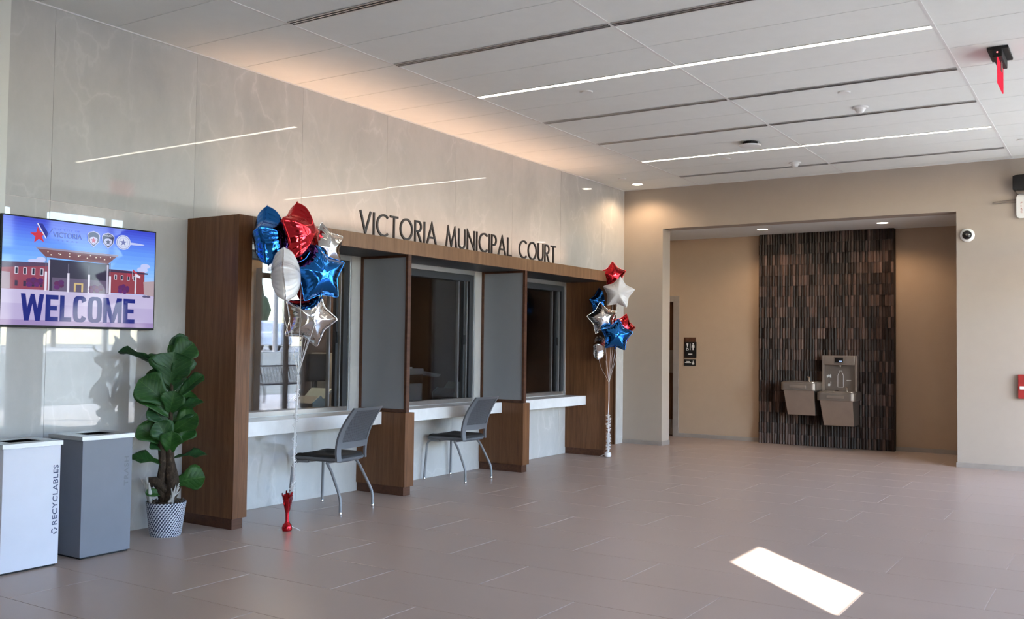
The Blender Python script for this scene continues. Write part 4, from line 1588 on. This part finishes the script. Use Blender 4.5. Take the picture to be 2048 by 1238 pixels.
def star_mesh(R=.228, T=.108, inner=.63, name='star_balloon'):
    nA, nS = 100, 14
    corners = []
    for k in range(10):
        r = R if k % 2 == 0 else R * inner
        a = PI / 2 + k * PI / 5
        corners.append((r * math.cos(a), r * math.sin(a)))
    # outline sampled evenly along each edge, tips a touch rounded
    out = []
    per = nA // 10
    for k in range(10):
        p, q = np.array(corners[k]), np.array(corners[(k + 1) % 10])
        for j in range(per):
            out.append(p + (q - p) * j / per)
    out = np.array(out)
    for _ in range(2):
        out = .5 * out + .25 * (np.roll(out, 1, 0) + np.roll(out, -1, 0))
    nA = len(out)
    nxt = np.roll(out, -1, 0)

    def dist(p):
        d = nxt - out
        tt = np.clip(((p - out) * d).sum(1) / (d * d).sum(1), 0, 1)
        return np.sqrt((((out + d * tt[:, None]) - p) ** 2).sum(1)).min()
    S = [1 - (1 - i / nS) ** 1.0 for i in range(nS + 1)]
    Hh = np.zeros((nS + 1, nA))
    dm = R * inner * .86
    for i, s in enumerate(S):
        for k in range(nA):
            dd = min(dist(out[k] * s) / dm, 1.0)
            hd = math.sqrt(max(0, 1 - (1 - dd) ** 2))
            Hh[i, k] = T * hd ** .55 * max(0, 1 - s * s) ** .36
    Hh[0, :] = Hh[0].mean()
    for _ in range(3):
        H2 = Hh.copy()
        H2[1:-1] = .4 * Hh[1:-1] + .15 * (np.roll(Hh, 1, 1) + np.roll(Hh, -1, 1))[1:-1] + .15 * (Hh[2:] + Hh[:-2])
        Hh = H2
        Hh[0, :] = Hh[0].mean()
    # crimped seam: small puckers across the border
    ang = np.arange(nA)
    for i, s in enumerate(S):
        if .62 < s < .999:
            Hh[i] += .005 * math.sin((s - .62) / .38 * PI) * (np.sin(ang * 2 * PI / nA * 30) + .6 * np.sin(ang * 2 * PI / nA * 47 + 1))
    Hh[-1, :] = 0
    vs, fs = [], []
    for sg in (1, -1):
        vs.append((0, 0, sg * Hh[0, 0]))
        for i in range(1, nS):
            for k in range(nA):
                vs.append((out[k, 0] * S[i], out[k, 1] * S[i], sg * Hh[i, k]))
    rim = len(vs)
    for k in range(nA):
        vs.append((out[k, 0], out[k, 1], 0))
    fl = len(vs)
    for k in range(nA):
        nrm = out[k] / np.linalg.norm(out[k])
        vs.append((out[k, 0] + nrm[0] * .008, out[k, 1] + nrm[1] * .008, .002 * math.sin(k * 2.1)))
    hl = 1 + (nS - 1) * nA
    for sg, o in ((1, 0), (-1, hl)):
        f_ = []
        for k in range(nA):
            k2 = (k + 1) % nA
            f_.append((o, o + 1 + k, o + 1 + k2))
            for i in range(nS - 2):
                f_.append((o + 1 + i * nA + k, o + 1 + (i + 1) * nA + k, o + 1 + (i + 1) * nA + k2, o + 1 + i * nA + k2))
            b = o + 1 + (nS - 2) * nA
            f_.append((b + k, rim + k, rim + k2, b + k2))
        fs += f_ if sg == 1 else [tuple(reversed(q)) for q in f_]
    for k in range(nA):
        k2 = (k + 1) % nA
        fs.append((rim + k, fl + k, fl + k2, rim + k2))
    me = bpy.data.meshes.new(name)
    me.from_pydata(vs, [], fs)
    me.polygons.foreach_set('use_smooth', [True] * len(me.polygons))
    me.update()
    return me


STAR = star_mesh()
star_by_mat = {}


def star_for(mat):
    if mat not in star_by_mat:
        me = STAR.copy()
        me.materials.append(M[mat])
        star_by_mat[mat] = me
    return star_by_mat[mat]


def bezier(p0, p1, p2, p3, n):
    return [p0 * (1 - t) ** 3 + p1 * 3 * t * (1 - t) ** 2 + p2 * 3 * t * t * (1 - t) + p3 * t ** 3 for t in [i / n for i in range(n + 1)]]


def balloon(pos, mat, yaw, roll, pitch, scale, label, group, knot, view):
    """yaw: degrees the face is turned away from the room side it looks to; roll: in-plane turn"""
    pos = Vector(pos)
    t = thing('star_balloon', label, 'balloon', pos, group, local=True)
    n = Vector(view)
    n.z = 0
    n.normalize()
    up = Vector((0, 0, 1))
    n = Matrix.Rotation(math.radians(yaw), 3, 'Z') @ n
    rgt = up.cross(n)
    n = Matrix.Rotation(math.radians(pitch), 3, rgt) @ n
    u2 = n.cross(rgt)
    r2 = rgt * math.cos(math.radians(roll)) + u2 * math.sin(math.radians(roll))
    u3 = n.cross(r2)
    rot = Matrix((r2, u3, n)).transposed()
    e = bpy.data.objects.new('envelope', star_for(mat))
    COL.objects.link(e)
    e.parent = t
    e.rotation_euler = rot.to_euler()
    e.scale = (scale,) * 3
    # tied neck below the star and its ribbon
    a = rot @ Vector((0, -.105 * scale, 0))
    nk = rot @ Vector((0, -.165 * scale, 0))
    MB().tube([a, a * .3 + nk * .7, nk, nk + (nk - a) * .35], [.022, .010, .005, .014], 8).build('neck', M[mat], t, smooth=True)
    kn = Vector(knot) - pos
    pts = bezier(nk, nk + Vector((0, 0, -.12)), kn + (nk - kn) * .45, kn, 14)
    MB().tube(pts, .0017, 5).build('ribbon', M['ribbon'], t, smooth=True)
    return t


V1 = (.714, -.700, 0)
K1 = (.996, -7.738, 1.20)
G1 = 'balloon bouquet at the first counter'
balloon((.834, -7.903, 2.252), 'foil_blue', 76, 4, -6, 1.16, 'blue star balloon turned edge-on at the top left of the nearer bouquet', G1, K1, V1)
balloon((.975, -7.73, 2.285), 'foil_red', 62, -4, -8, 1.22, 'large red star balloon turned sideways at the top of the nearer bouquet', G1, K1, V1)
balloon((.885, -7.566, 1.998), 'foil_red', 24, 30, 6, 1.0, 'red star balloon half hidden at the back of the nearer bouquet', G1, K1, V1)
balloon((.952, -7.426, 2.215), 'foil_silver', 38, 14, 4, .92, 'silver star balloon at the upper back of the nearer bouquet', G1, K1, V1)
balloon((1.096, -7.64, 1.985), 'foil_blue', 22, 8, 0, 1.05, 'blue star balloon facing the room in the middle of the nearer bouquet', G1, K1, V1)
balloon((1.049, -7.941, 1.949), 'foil_white', 86, 3, -5, 1.02, 'white star balloon turned edge-on at the front of the nearer bouquet', G1, K1, V1)
balloon((.965, -7.60, 1.640), 'foil_silver', 16, -18, 4, 1.02, 'silver star balloon lowest in the nearer bouquet', G1, K1, V1)
V2 = (.452, -.892, 0)
K2 = (.670, -1.788, .965)
G2 = 'balloon bouquet at the end panel'
balloon((.661, -1.68, 2.385), 'foil_red', 18, 4, 4, .84, 'red star balloon at the top of the farther bouquet', G2, K2, V2)
balloon((.816, -1.825, 2.148), 'foil_white', -4, -6, 0, .95, 'white star balloon facing the room in the farther bouquet', G2, K2, V2)
balloon((.495, -1.735, 2.03), 'foil_blue', 50, 8, 4, .90, 'dark blue star balloon half hidden behind the white one in the farther bouquet', G2, K2, V2)
balloon((.596, -1.847, 1.812), 'foil_silver', 20, 10, 0, .95, 'silver star balloon in the middle left of the farther bouquet', G2, K2, V2)
balloon((.735, -1.52, 1.70), 'foil_red', 30, -16, 0, .86, 'red star balloon hidden behind the lower blue one of the farther bouquet', G2, K2, V2)
balloon((.788, -1.817, 1.593), 'foil_blue', 8, -6, 0, .97, 'bright blue star balloon low at the front of the farther bouquet', G2, K2, V2)
balloon((.532, -1.801, 1.42), 'foil_silver', 82, 0, 0, .84, 'silver star balloon turned edge-on, lowest in the farther bouquet', G2, K2, V2)


def curls(mb, path, n, rad, rs, seed):
    """curled ribbon ends wound around a path"""
    rg = random.Random(seed)
    path = [Vector(p) for p in path]

    def at(t):
        t = max(0, min(.9999, t)) * (len(path) - 1)
        i = int(t)
        return path[i].lerp(path[i + 1], t - i)
    for k in range(n):
        t0 = rg.uniform(0, .9)
        ln = rg.uniform(.05, .16)
        ph = rg.uniform(0, 6.28)
        tw = rg.uniform(7, 14) * rg.choice((-1, 1))
        pts = []
        for i in range(14):
            f = i / 13
            r = rad * (.35 + .9 * math.sin(f * PI)) * rg.uniform(.8, 1.2)
            a = ph + tw * f
            pts.append(at(t0 + ln * f) + Vector((r * math.cos(a), r * math.sin(a), 0)))
        mb.tube(pts, rs, 4)
    return mb


# nearer weight: red foil parcel with ruffled top; the tied ribbon bundle comes down to it
wx, wy = .953, -7.782
t = thing('balloon_weight', 'red foil balloon weight with ruffled top on the floor by the walnut panel', 'balloon weight', (wx, wy, 0), 'balloon weights')
MB().lathe([(.020, .0), (.036, .004), (.040, .022), (.034, .048), (.020, .062), (.016, .075)], (wx, wy, 0), 18).build('base', M['foil_red'], t, smooth=True)
mb = MB()
rg = random.Random(5)
for k in range(16):
    a = 2 * PI * k / 16
    r0, r1, r2 = .013, .018 + rg.uniform(0, .012), .030 + rg.uniform(-.006, .018)
    ca, sa = math.cos(a), math.sin(a)
    wv = .006
    vs = []
    for r, z in ((r0, .07), (r0 * 1.1, .14), (r1, .20), (r1 * 1.3, .25), (r2, .275 + rg.uniform(0, .03))):
        ww = .005 + .25 * r
        vs += [(wx + r * ca - ww * sa * .5, wy + r * sa + ww * ca * .5, z), (wx + r * ca + ww * sa * .5, wy + r * sa - ww * ca * .5, z + rg.uniform(-.01, .01))]
    mb.add(vs, [(2 * i, 2 * i + 1, 2 * i + 3, 2 * i + 2) for i in range(4)])
    mb.add([(v[0] - ca * .0015, v[1] - sa * .0015, v[2]) for v in vs], [(2 * i + 2, 2 * i + 3, 2 * i + 1, 2 * i) for i in range(4)])
mb.build('ruffled_foil', M['foil_red'], t)
pth = [(.996, -7.738, 1.20), (.995, -7.739, 1.10), (.988, -7.746, .889), (.981, -7.753, .62), (.985, -7.75, .389), (.966, -7.769, .236), (.955, -7.780, .06)]
mb = MB().tube(pth, .0032, 6)
for q in range(3):
    mb.tube([(p[0] + .008 * math.cos(q * 2.1 + i), p[1] + .008 * math.sin(q * 2.1 + i), p[2]) for i, p in enumerate(pth)], .0018, 5)
curls(mb, pth[1:6], 20, .016, .0020, 2)
mb.tube([(.965, -7.77, .06), (.985, -7.755, .03), (1.01, -7.74, .02), (1.03, -7.72, .004)], .0022, 4)
mb.tube([(.95, -7.80, .06), (.92, -7.81, .03), (.90, -7.83, .004)], .0022, 4)
mb.build('ribbon_bundle', M['ribbon'], t)
# farther weight: small white parcel
wx, wy = .671, -1.787 - .02
t = thing('balloon_weight', 'small white foil balloon weight on the floor at the end panel', 'balloon weight', (wx, wy, 0), 'balloon weights')
MB().lathe([(.018, 0), (.040, .006), (.048, .034), (.040, .062), (.018, .074), (.010, .09)], (wx, wy, 0), 18).build('base', M['foil_white'], t, smooth=True)
pth = [(.670, -1.79, .97), (.671, -1.79, .745), (.664, -1.793, .549), (.67, -1.79, .222), (.671, -1.80, .07)]
mb = MB().tube(pth, .0055, 6)
curls(mb, [(.668, -1.792, .56), (.668, -1.79, .40), (.67, -1.79, .222), (.671, -1.80, .06)], 30, .026, .0026, 4)
mb.tube([(.66, -1.81, .05), (.60, -1.84, .02), (.565, -1.85, .004)], .0025, 4)
mb.build('ribbon_bundle', M['ribbon'], t)

# ------------------------------------------------------------------ FIG PLANT
px_, py_ = .345, -8.425
fig = thing('fiddle_leaf_fig', 'fiddle leaf fig in a white and navy woven pot beside the walnut panel', 'potted plant', (px_, py_, 0))
MB().lathe([(.108, .0), (.113, .012), (.128, .12), (.143, .235), (.146, .252), (.138, .252), (.134, .225)], (px_, py_, 0), 44).build('pot', M['pot'], fig, smooth=True, ang=50)
mb = MB().lathe([(.136, .215), (.10, .232), (.04, .25), (.001, .255)], (px_, py_, 0), 24)
rg = random.Random(11)
for k in range(46):
    a, r = rg.uniform(0, 6.28), .13 * math.sqrt(rg.uniform(0, 1))
    cx_, cy_, cz_ = px_ + r * math.cos(a), py_ + r * math.sin(a), .238 + .02 * rg.random()
    dx, dy, dz = rg.uniform(-.03, .03), rg.uniform(-.03, .03), rg.uniform(-.004, .022)
    mb.tube([(cx_ - dx, cy_ - dy, cz_ - dz * .4), (cx_, cy_, cz_ + .006), (cx_ + dx, cy_ + dy, cz_ + dz)], [.004, .008, .003], 5)
mb.build('soil', M['soil'], fig)
DX, DY = .015, -.005


def sh_(pts):
    return [(p[0] + DX, p[1] + DY, p[2]) for p in pts]


mb = MB()
mb.tube(sh_([(.328, -8.422, .23), (.301, -8.458, .353), (.315, -8.439, .52), (.308, -8.452, .633), (.295, -8.465, .737), (.290, -8.468, .775)]), [.036, .034, .033, .028, .020, .004], 10)
mb.tube(sh_([(.333, -8.416, .23), (.366, -8.384, .36), (.350, -8.40, .47), (.341, -8.406, .556), (.343, -8.403, .706), (.34, -8.407, .893), (.342, -8.405, 1.081), (.335, -8.414, 1.269), (.345, -8.40, 1.34)]), [.046, .054, .046, .034, .024, .017, .012, .009, .004], 10)
mb.tube(sh_([(.335, -8.42, .33), (.29, -8.47, .40), (.262, -8.50, .405), (.255, -8.505, .36)]), [.036, .046, .038, .016], 10)
mb.build('trunk', M['bark'], fig, smooth=True, ang=60)
mb = MB()
for k, (dx, dy, h0, h1, lean) in enumerate(((-.075, -.09, .24, .42, -.03), (-.055, -.10, .24, .44, -.02), (-.035, -.11, .24, .40, -.01), (-.085, -.075, .30, .43, -.05))):
    x0, y0 = px_ + dx, py_ + dy
    mb.tube([(x0, y0, h0), (x0 + lean * .4, y0 + lean * .5, (h0 + h1) / 2), (x0 + lean, y0 + lean * 1.2, h1)], [.011, .016, .004], 7)
for k in range(9):
    a = rg.uniform(-1.2, .6)
    x0, y0 = px_ + .06 + .03 * math.cos(a), py_ - .02 + .05 * math.sin(a) * .7
    mb.tube([(x0, y0, .25), (x0 + rg.uniform(-.02, .03), y0 + rg.uniform(-.02, .02), .30), (x0 + rg.uniform(0, .05), y0 + rg.uniform(0, .05), .33 + rg.uniform(0, .07))], [.007, .009, .003], 6)
mb.build('dry_husk', M['husk'], fig)


def leaf_mesh(Lh, Wd, bend, fold, seed):
    rg = random.Random(seed)
    prof = [(0, .03), (.06, .05), (.12, .22), (.22, .42), (.36, .52), (.5, .70), (.64, .92), (.77, 1.0), (.88, .86), (.95, .55), (1.0, .06)]
    nu = 8
    vs, fs = [], []
    ph = rg.uniform(0, 6)
    for tt, wv in prof:
        for i in range(nu + 1):
            u = -1 + 2 * i / nu
            x = u * wv * Wd / 2
            y = Lh * tt
            z = -fold * abs(u) ** 1.4 * Wd * -.5 * (wv) + bend * Lh * (tt - tt * tt * 1.3) + .018 * Lh / .25 * math.sin(tt * 11 + ph + u * 1.5) * abs(u) ** 2 * wv
            vs.append((x, y, z))
    W = nu + 1
    N = len(vs)
    vs += [(x, y, z - .0018) for x, y, z in vs]
    for j in range(len(prof) - 1):
        for i in range(nu):
            a = j * W + i
            fs.append((a, a + 1, a + W + 1, a + W))
            fs.append((N + a, N + a + W, N + a + W + 1, N + a + 1))
    m = len(prof) - 1
    for j in range(m):
        for a in (j * W, j * W + nu):
            fs.append((a, a + W, N + a + W, N + a))
    me = bpy.data.meshes.new('leaf')
    me.from_pydata(vs, [], fs)
    bm = bmesh.new()
    bm.from_mesh(me)
    bmesh.ops.recalc_face_normals(bm, faces=bm.faces)
    bm.to_mesh(me)
    bm.free()
    me.polygons.foreach_set('use_smooth', [True] * len(me.polygons))
    me.materials.append(M['leaf'])
    me.update()
    return me


# (base, tip, width, how much the face looks to the hall, how much it looks up)
LEAVES = [
    ((.30, -8.46, 1.235), (.128, -8.681, 1.372), .13, -.25, .75),
    ((.317, -8.437, 1.30), (.315, -8.276, 1.470), .13, -.5, .5),
    ((.33, -8.42, 1.27), (.425, -8.300, 1.425), .17, 1.0, .35),
    ((.325, -8.43, 1.20), (.345, -8.31, 1.39), .16, 1.0, .3),
    ((.332, -8.417, 1.10), (.372, -8.420, 1.345), .27, 1.0, .15),
    ((.33, -8.42, .965), (.250, -8.600, 1.145), .21, 1.0, .30),
    ((.356, -8.387, 1.00), (.447, -8.226, 1.185), .10, .75, .85),
    ((.345, -8.401, .862), (.222, -8.590, 1.060), .12, .9, .55),
    ((.35, -8.394, .955), (.355, -8.254, 1.065), .16, .5, .1),
    ((.346, -8.399, .91), (.470, -8.240, .998), .09, .6, .95),
    ((.346, -8.399, .76), (.485, -8.300, .890), .16, .95, .45),
    ((.332, -8.417, .82), (.200, -8.500, .848), .12, .3, .9),
    ((.318, -8.44, .68), (.232, -8.590, .808), .14, 1.0, .4),
    ((.343, -8.403, .67), (.335, -8.510, .835), .15, 1.0, .3),
    ((.354, -8.389, .665), (.414, -8.280, .800), .13, .6, .2),
    ((.325, -8.44, .515), (.180, -8.615, .590), .11, .5, .9),
    ((.349, -8.395, .570), (.492, -8.210, .597), .09, .35, 1.0),
    ((.361, -8.38, .385), (.515, -8.245, .428), .16, 1.0, .45),
    ((.325, -8.437, .30), (.285, -8.555, .330), .06, .8, .5),
    ((.34, -8.40, .75), (.30, -8.33, .90), .15, .4, .3),
    ((.335, -8.41, 1.05), (.28, -8.33, 1.18), .15, .4, .4),
    ((.335, -8.415, .90), (.40, -8.43, 1.06), .15, 1.0, .35),
    ((.335, -8.415, .80), (.265, -8.52, .95), .14, .9, .5),
    ((.34, -8.41, .84), (.425, -8.30, .95), .13, .7, .4),
    ((.34, -8.41, .60), (.40, -8.44, .76), .13, 1.0, .35),
    ((.335, -8.42, .72), (.26, -8.39, .86), .14, .3, .4),
    ((.34, -8.41, 1.15), (.44, -8.36, 1.27), .14, .9, .5),
    ((.33, -8.42, 1.10), (.22, -8.50, 1.22), .14, .5, .7),
    ((.33, -8.42, 1.22), (.245, -8.55, 1.33), .13, .3, .8),
    ((.335, -8.41, .62), (.26, -8.50, .70), .12, .8, .7),
]
HALL = Vector((.79, -.61, .02)).normalized()
for i, (b0, tp, wd, fh, fu) in enumerate(LEAVES):
    b0, tp = Vector(b0) + Vector((DX, DY, 0)), Vector(tp) + Vector((DX, DY, 0))
    ax = (tp - b0)
    Lh = ax.length
    ax.normalize()
    nrm = HALL * fh + Vector((0, 0, 1)) * fu
    nrm = (nrm - ax * nrm.dot(ax)).normalized()
    xx = ax.cross(nrm).normalized()
    o = bpy.data.objects.new('leaf', leaf_mesh(Lh * 1.08, wd * 1.28, .22 + .1 * math.sin(i * 3), .35, i))
    COL.objects.link(o)
    o.parent = fig
    o.location = b0 - Vector((px_, py_, 0))
    o.rotation_euler = Matrix((xx, ax, nrm)).transposed().to_euler()

# ------------------------------------------------------------------ OUTDOORS (seen in reflections)
tag(B(7.4, 13.5, -24, 30, -.10, -.012).build('ground_paving', M['concrete']), kind='structure')
mb = MB()
N_ = 14
vs, fs = [], []
for i in range(N_ + 1):
    for j in range(N_ + 1):
        x = 13.5 + 80 * (i / N_) ** 1.5
        y = -40 + 130 * j / N_
        dd = max(0, min(1, (x - 14) / 14))
        z = -.012 + .95 * dd * dd * (3 - 2 * dd)
        vs.append((x, y, z))
for i in range(N_):
    for j in range(N_):
        a = i * (N_ + 1) + j
        fs.append((a, a + N_ + 1, a + N_ + 2, a + 1))
mb.add(vs, fs)
tag(mb.build('ground_lawn', M['grass'], smooth=True), kind='structure')
tag(B(30, 60, 5, 70, .93, .96).build('ground_parking', M['concrete']), kind='structure')
# unseen canopy and end wall, added to keep the sun off the glass front
sun_block = thing('sun_block_canopy', 'wide flat canopy on thin columns, added unseen to block sun from the glass front', 'canopy', (9.2, -2.8, 0))
B(7.42, 11.1, -9.2, 1.7, 3.92, 4.12).build('sun_block_slab', M['brick'], sun_block)
B(7.42, 11.1, -9.2, -8.95, -.01, 3.92).build('sun_block_wall', M['brick'], sun_block)
B(7.42, 11.1, -18.5, -11.55, 3.92, 4.12).build('sun_block_slab', M['brick'], sun_block)  # second added slab, shades the extra window bay
for yy in (-6.6, -3.9, -1.3, 1.55):
    MB().tube([(10.9, yy, -.01), (10.9, yy, 3.92)], .07, 12).build('column', M['alu'], sun_block, smooth=True)
# garden bench
bn = thing('garden_bench', 'dark slatted metal bench outside the glass front', 'bench', (11.1, 3.9, 0))
for k in range(17):
    yy = 3.05 + 1.7 * k / 16
    MB().tube([(10.85, yy, .43), (11.2, yy, .42), (11.32, yy, .46), (11.45, yy, .86)], .018, 5).build('slat', M['black'], bn)
for yy in (3.05, 4.75):
    MB().tube([(10.85, yy, .43), (10.80, yy, .2), (10.84, yy, -.005)], .022, 6).build('leg', M['black'], bn)
    MB().tube([(11.25, yy, .43), (11.34, yy, .2), (11.40, yy, -.005)], .022, 6).build('leg', M['black'], bn)
MB().tube([(10.85, 3.02, .43), (10.85, 4.78, .43)], .02, 6).build('rail', M['black'], bn)
MB().tube([(11.45, 3.02, .86), (11.45, 4.78, .86)], .02, 6).build('rail', M['black'], bn)


def car(x, y, z, rz, label):
    t = thing('parked_car', label, 'car', (x, y, z), 'parked cars', rz, local=True)
    side = [(-2.25, .35), (-2.2, .75), (-1.95, .98), (-1.55, 1.05), (-1.15, 1.55), (-.6, 1.68), (.9, 1.66), (1.5, 1.5), (1.95, 1.05), (2.25, .98), (2.3, .4), (2.1, .3), (-2.1, .3)]
    MB().prism(side, 'y', -.88, .88).build('body', M['carpaint'], t, bevel=.05)
    for s_ in (-1, 1):
        MB().prism([(-1.35, 1.08), (-1.02, 1.50), (-.1, 1.56), (-.1, 1.06)], 'y', s_ * .883, s_ * .89).build('side_window', M['carglass'], t)
        MB().prism([(0, 1.06), (0, 1.56), (.9, 1.55), (1.4, 1.42), (1.6, 1.06)], 'y', s_ * .883, s_ * .89).build('side_window', M['carglass'], t)
        for xx in (-1.4, 1.4):
            MB().lathe([(.001, s_ * .90), (.2, s_ * .90), (.34, s_ * .89), (.35, s_ * .72)], (xx, 0, .35), 20, axis='y').build('wheel', M['tyre'], t, smooth=True)
    MB().prism([(1.60, 1.46), (1.93, 1.09), (1.96, 1.09), (1.63, 1.47)], 'y', -.72, .72).build('rear_window', M['carglass'], t)
    return t


car(34.2, 23.9, .96, math.radians(20), 'white parked car outside, left one in the teller-window reflection')
car(38.2, 28.6, .96, math.radians(25), 'white parked car outside, right one in the teller-window reflection')
rg = random.Random(21)
for k in range(10):
    x = 46 + rg.uniform(0, 10)
    y = 2 + 7.2 * k + rg.uniform(-.4, .4)
    hh = rg.uniform(4.5, 8.0)
    t = thing('broad_tree', 'green tree of the row beyond the car park', 'tree', (x, y, .9), 'trees beyond the car park')
    MB().tube([(x, y, .9), (x + .1, y, .9 + hh * .5)], [.18, .1], 7).build('trunk', M['trunk'], t)
    mb = MB()
    for q in range(7):
        cx_, cy_, cz_ = x + rg.uniform(-1.6, 1.6), y + rg.uniform(-1.6, 1.6), .9 + hh * rg.uniform(.35, .9)
        R_ = rg.uniform(1.1, 1.9)
        bm = bmesh.new()
        bmesh.ops.create_icosphere(bm, subdivisions=2, radius=R_)
        vs = [(v.co.x * rg.uniform(.8, 1.15) + cx_, v.co.y * rg.uniform(.8, 1.15) + cy_, v.co.z * rg.uniform(.8, 1.15) + cz_) for v in bm.verts]
        fs = [tuple(v.index for v in f.verts) for f in bm.faces]
        bm.free()
        mb.add(vs, fs)
    mb.build('crown', M['foliage'], t)
t = thing('utility_pole', 'tall grey utility pole with two transformers outside', 'pole', (31, 22.5, .9))
MB().tube([(31, 22.5, .8), (31, 22.5, 8.5)], [.14, .10], 8).build('post', M['pole'], t)
B(30.2, 31.8, 22.45, 22.55, 7.6, 7.7).build('cross_arm', M['pole'], t)
for s_ in (-.35, .35):
    MB().lathe([(.22, 5.2), (.24, 5.3), (.24, 6.0), (.2, 6.1)], (31 + s_, 22.5, 0), 14).build('transformer', M['alu'], t, smooth=True)
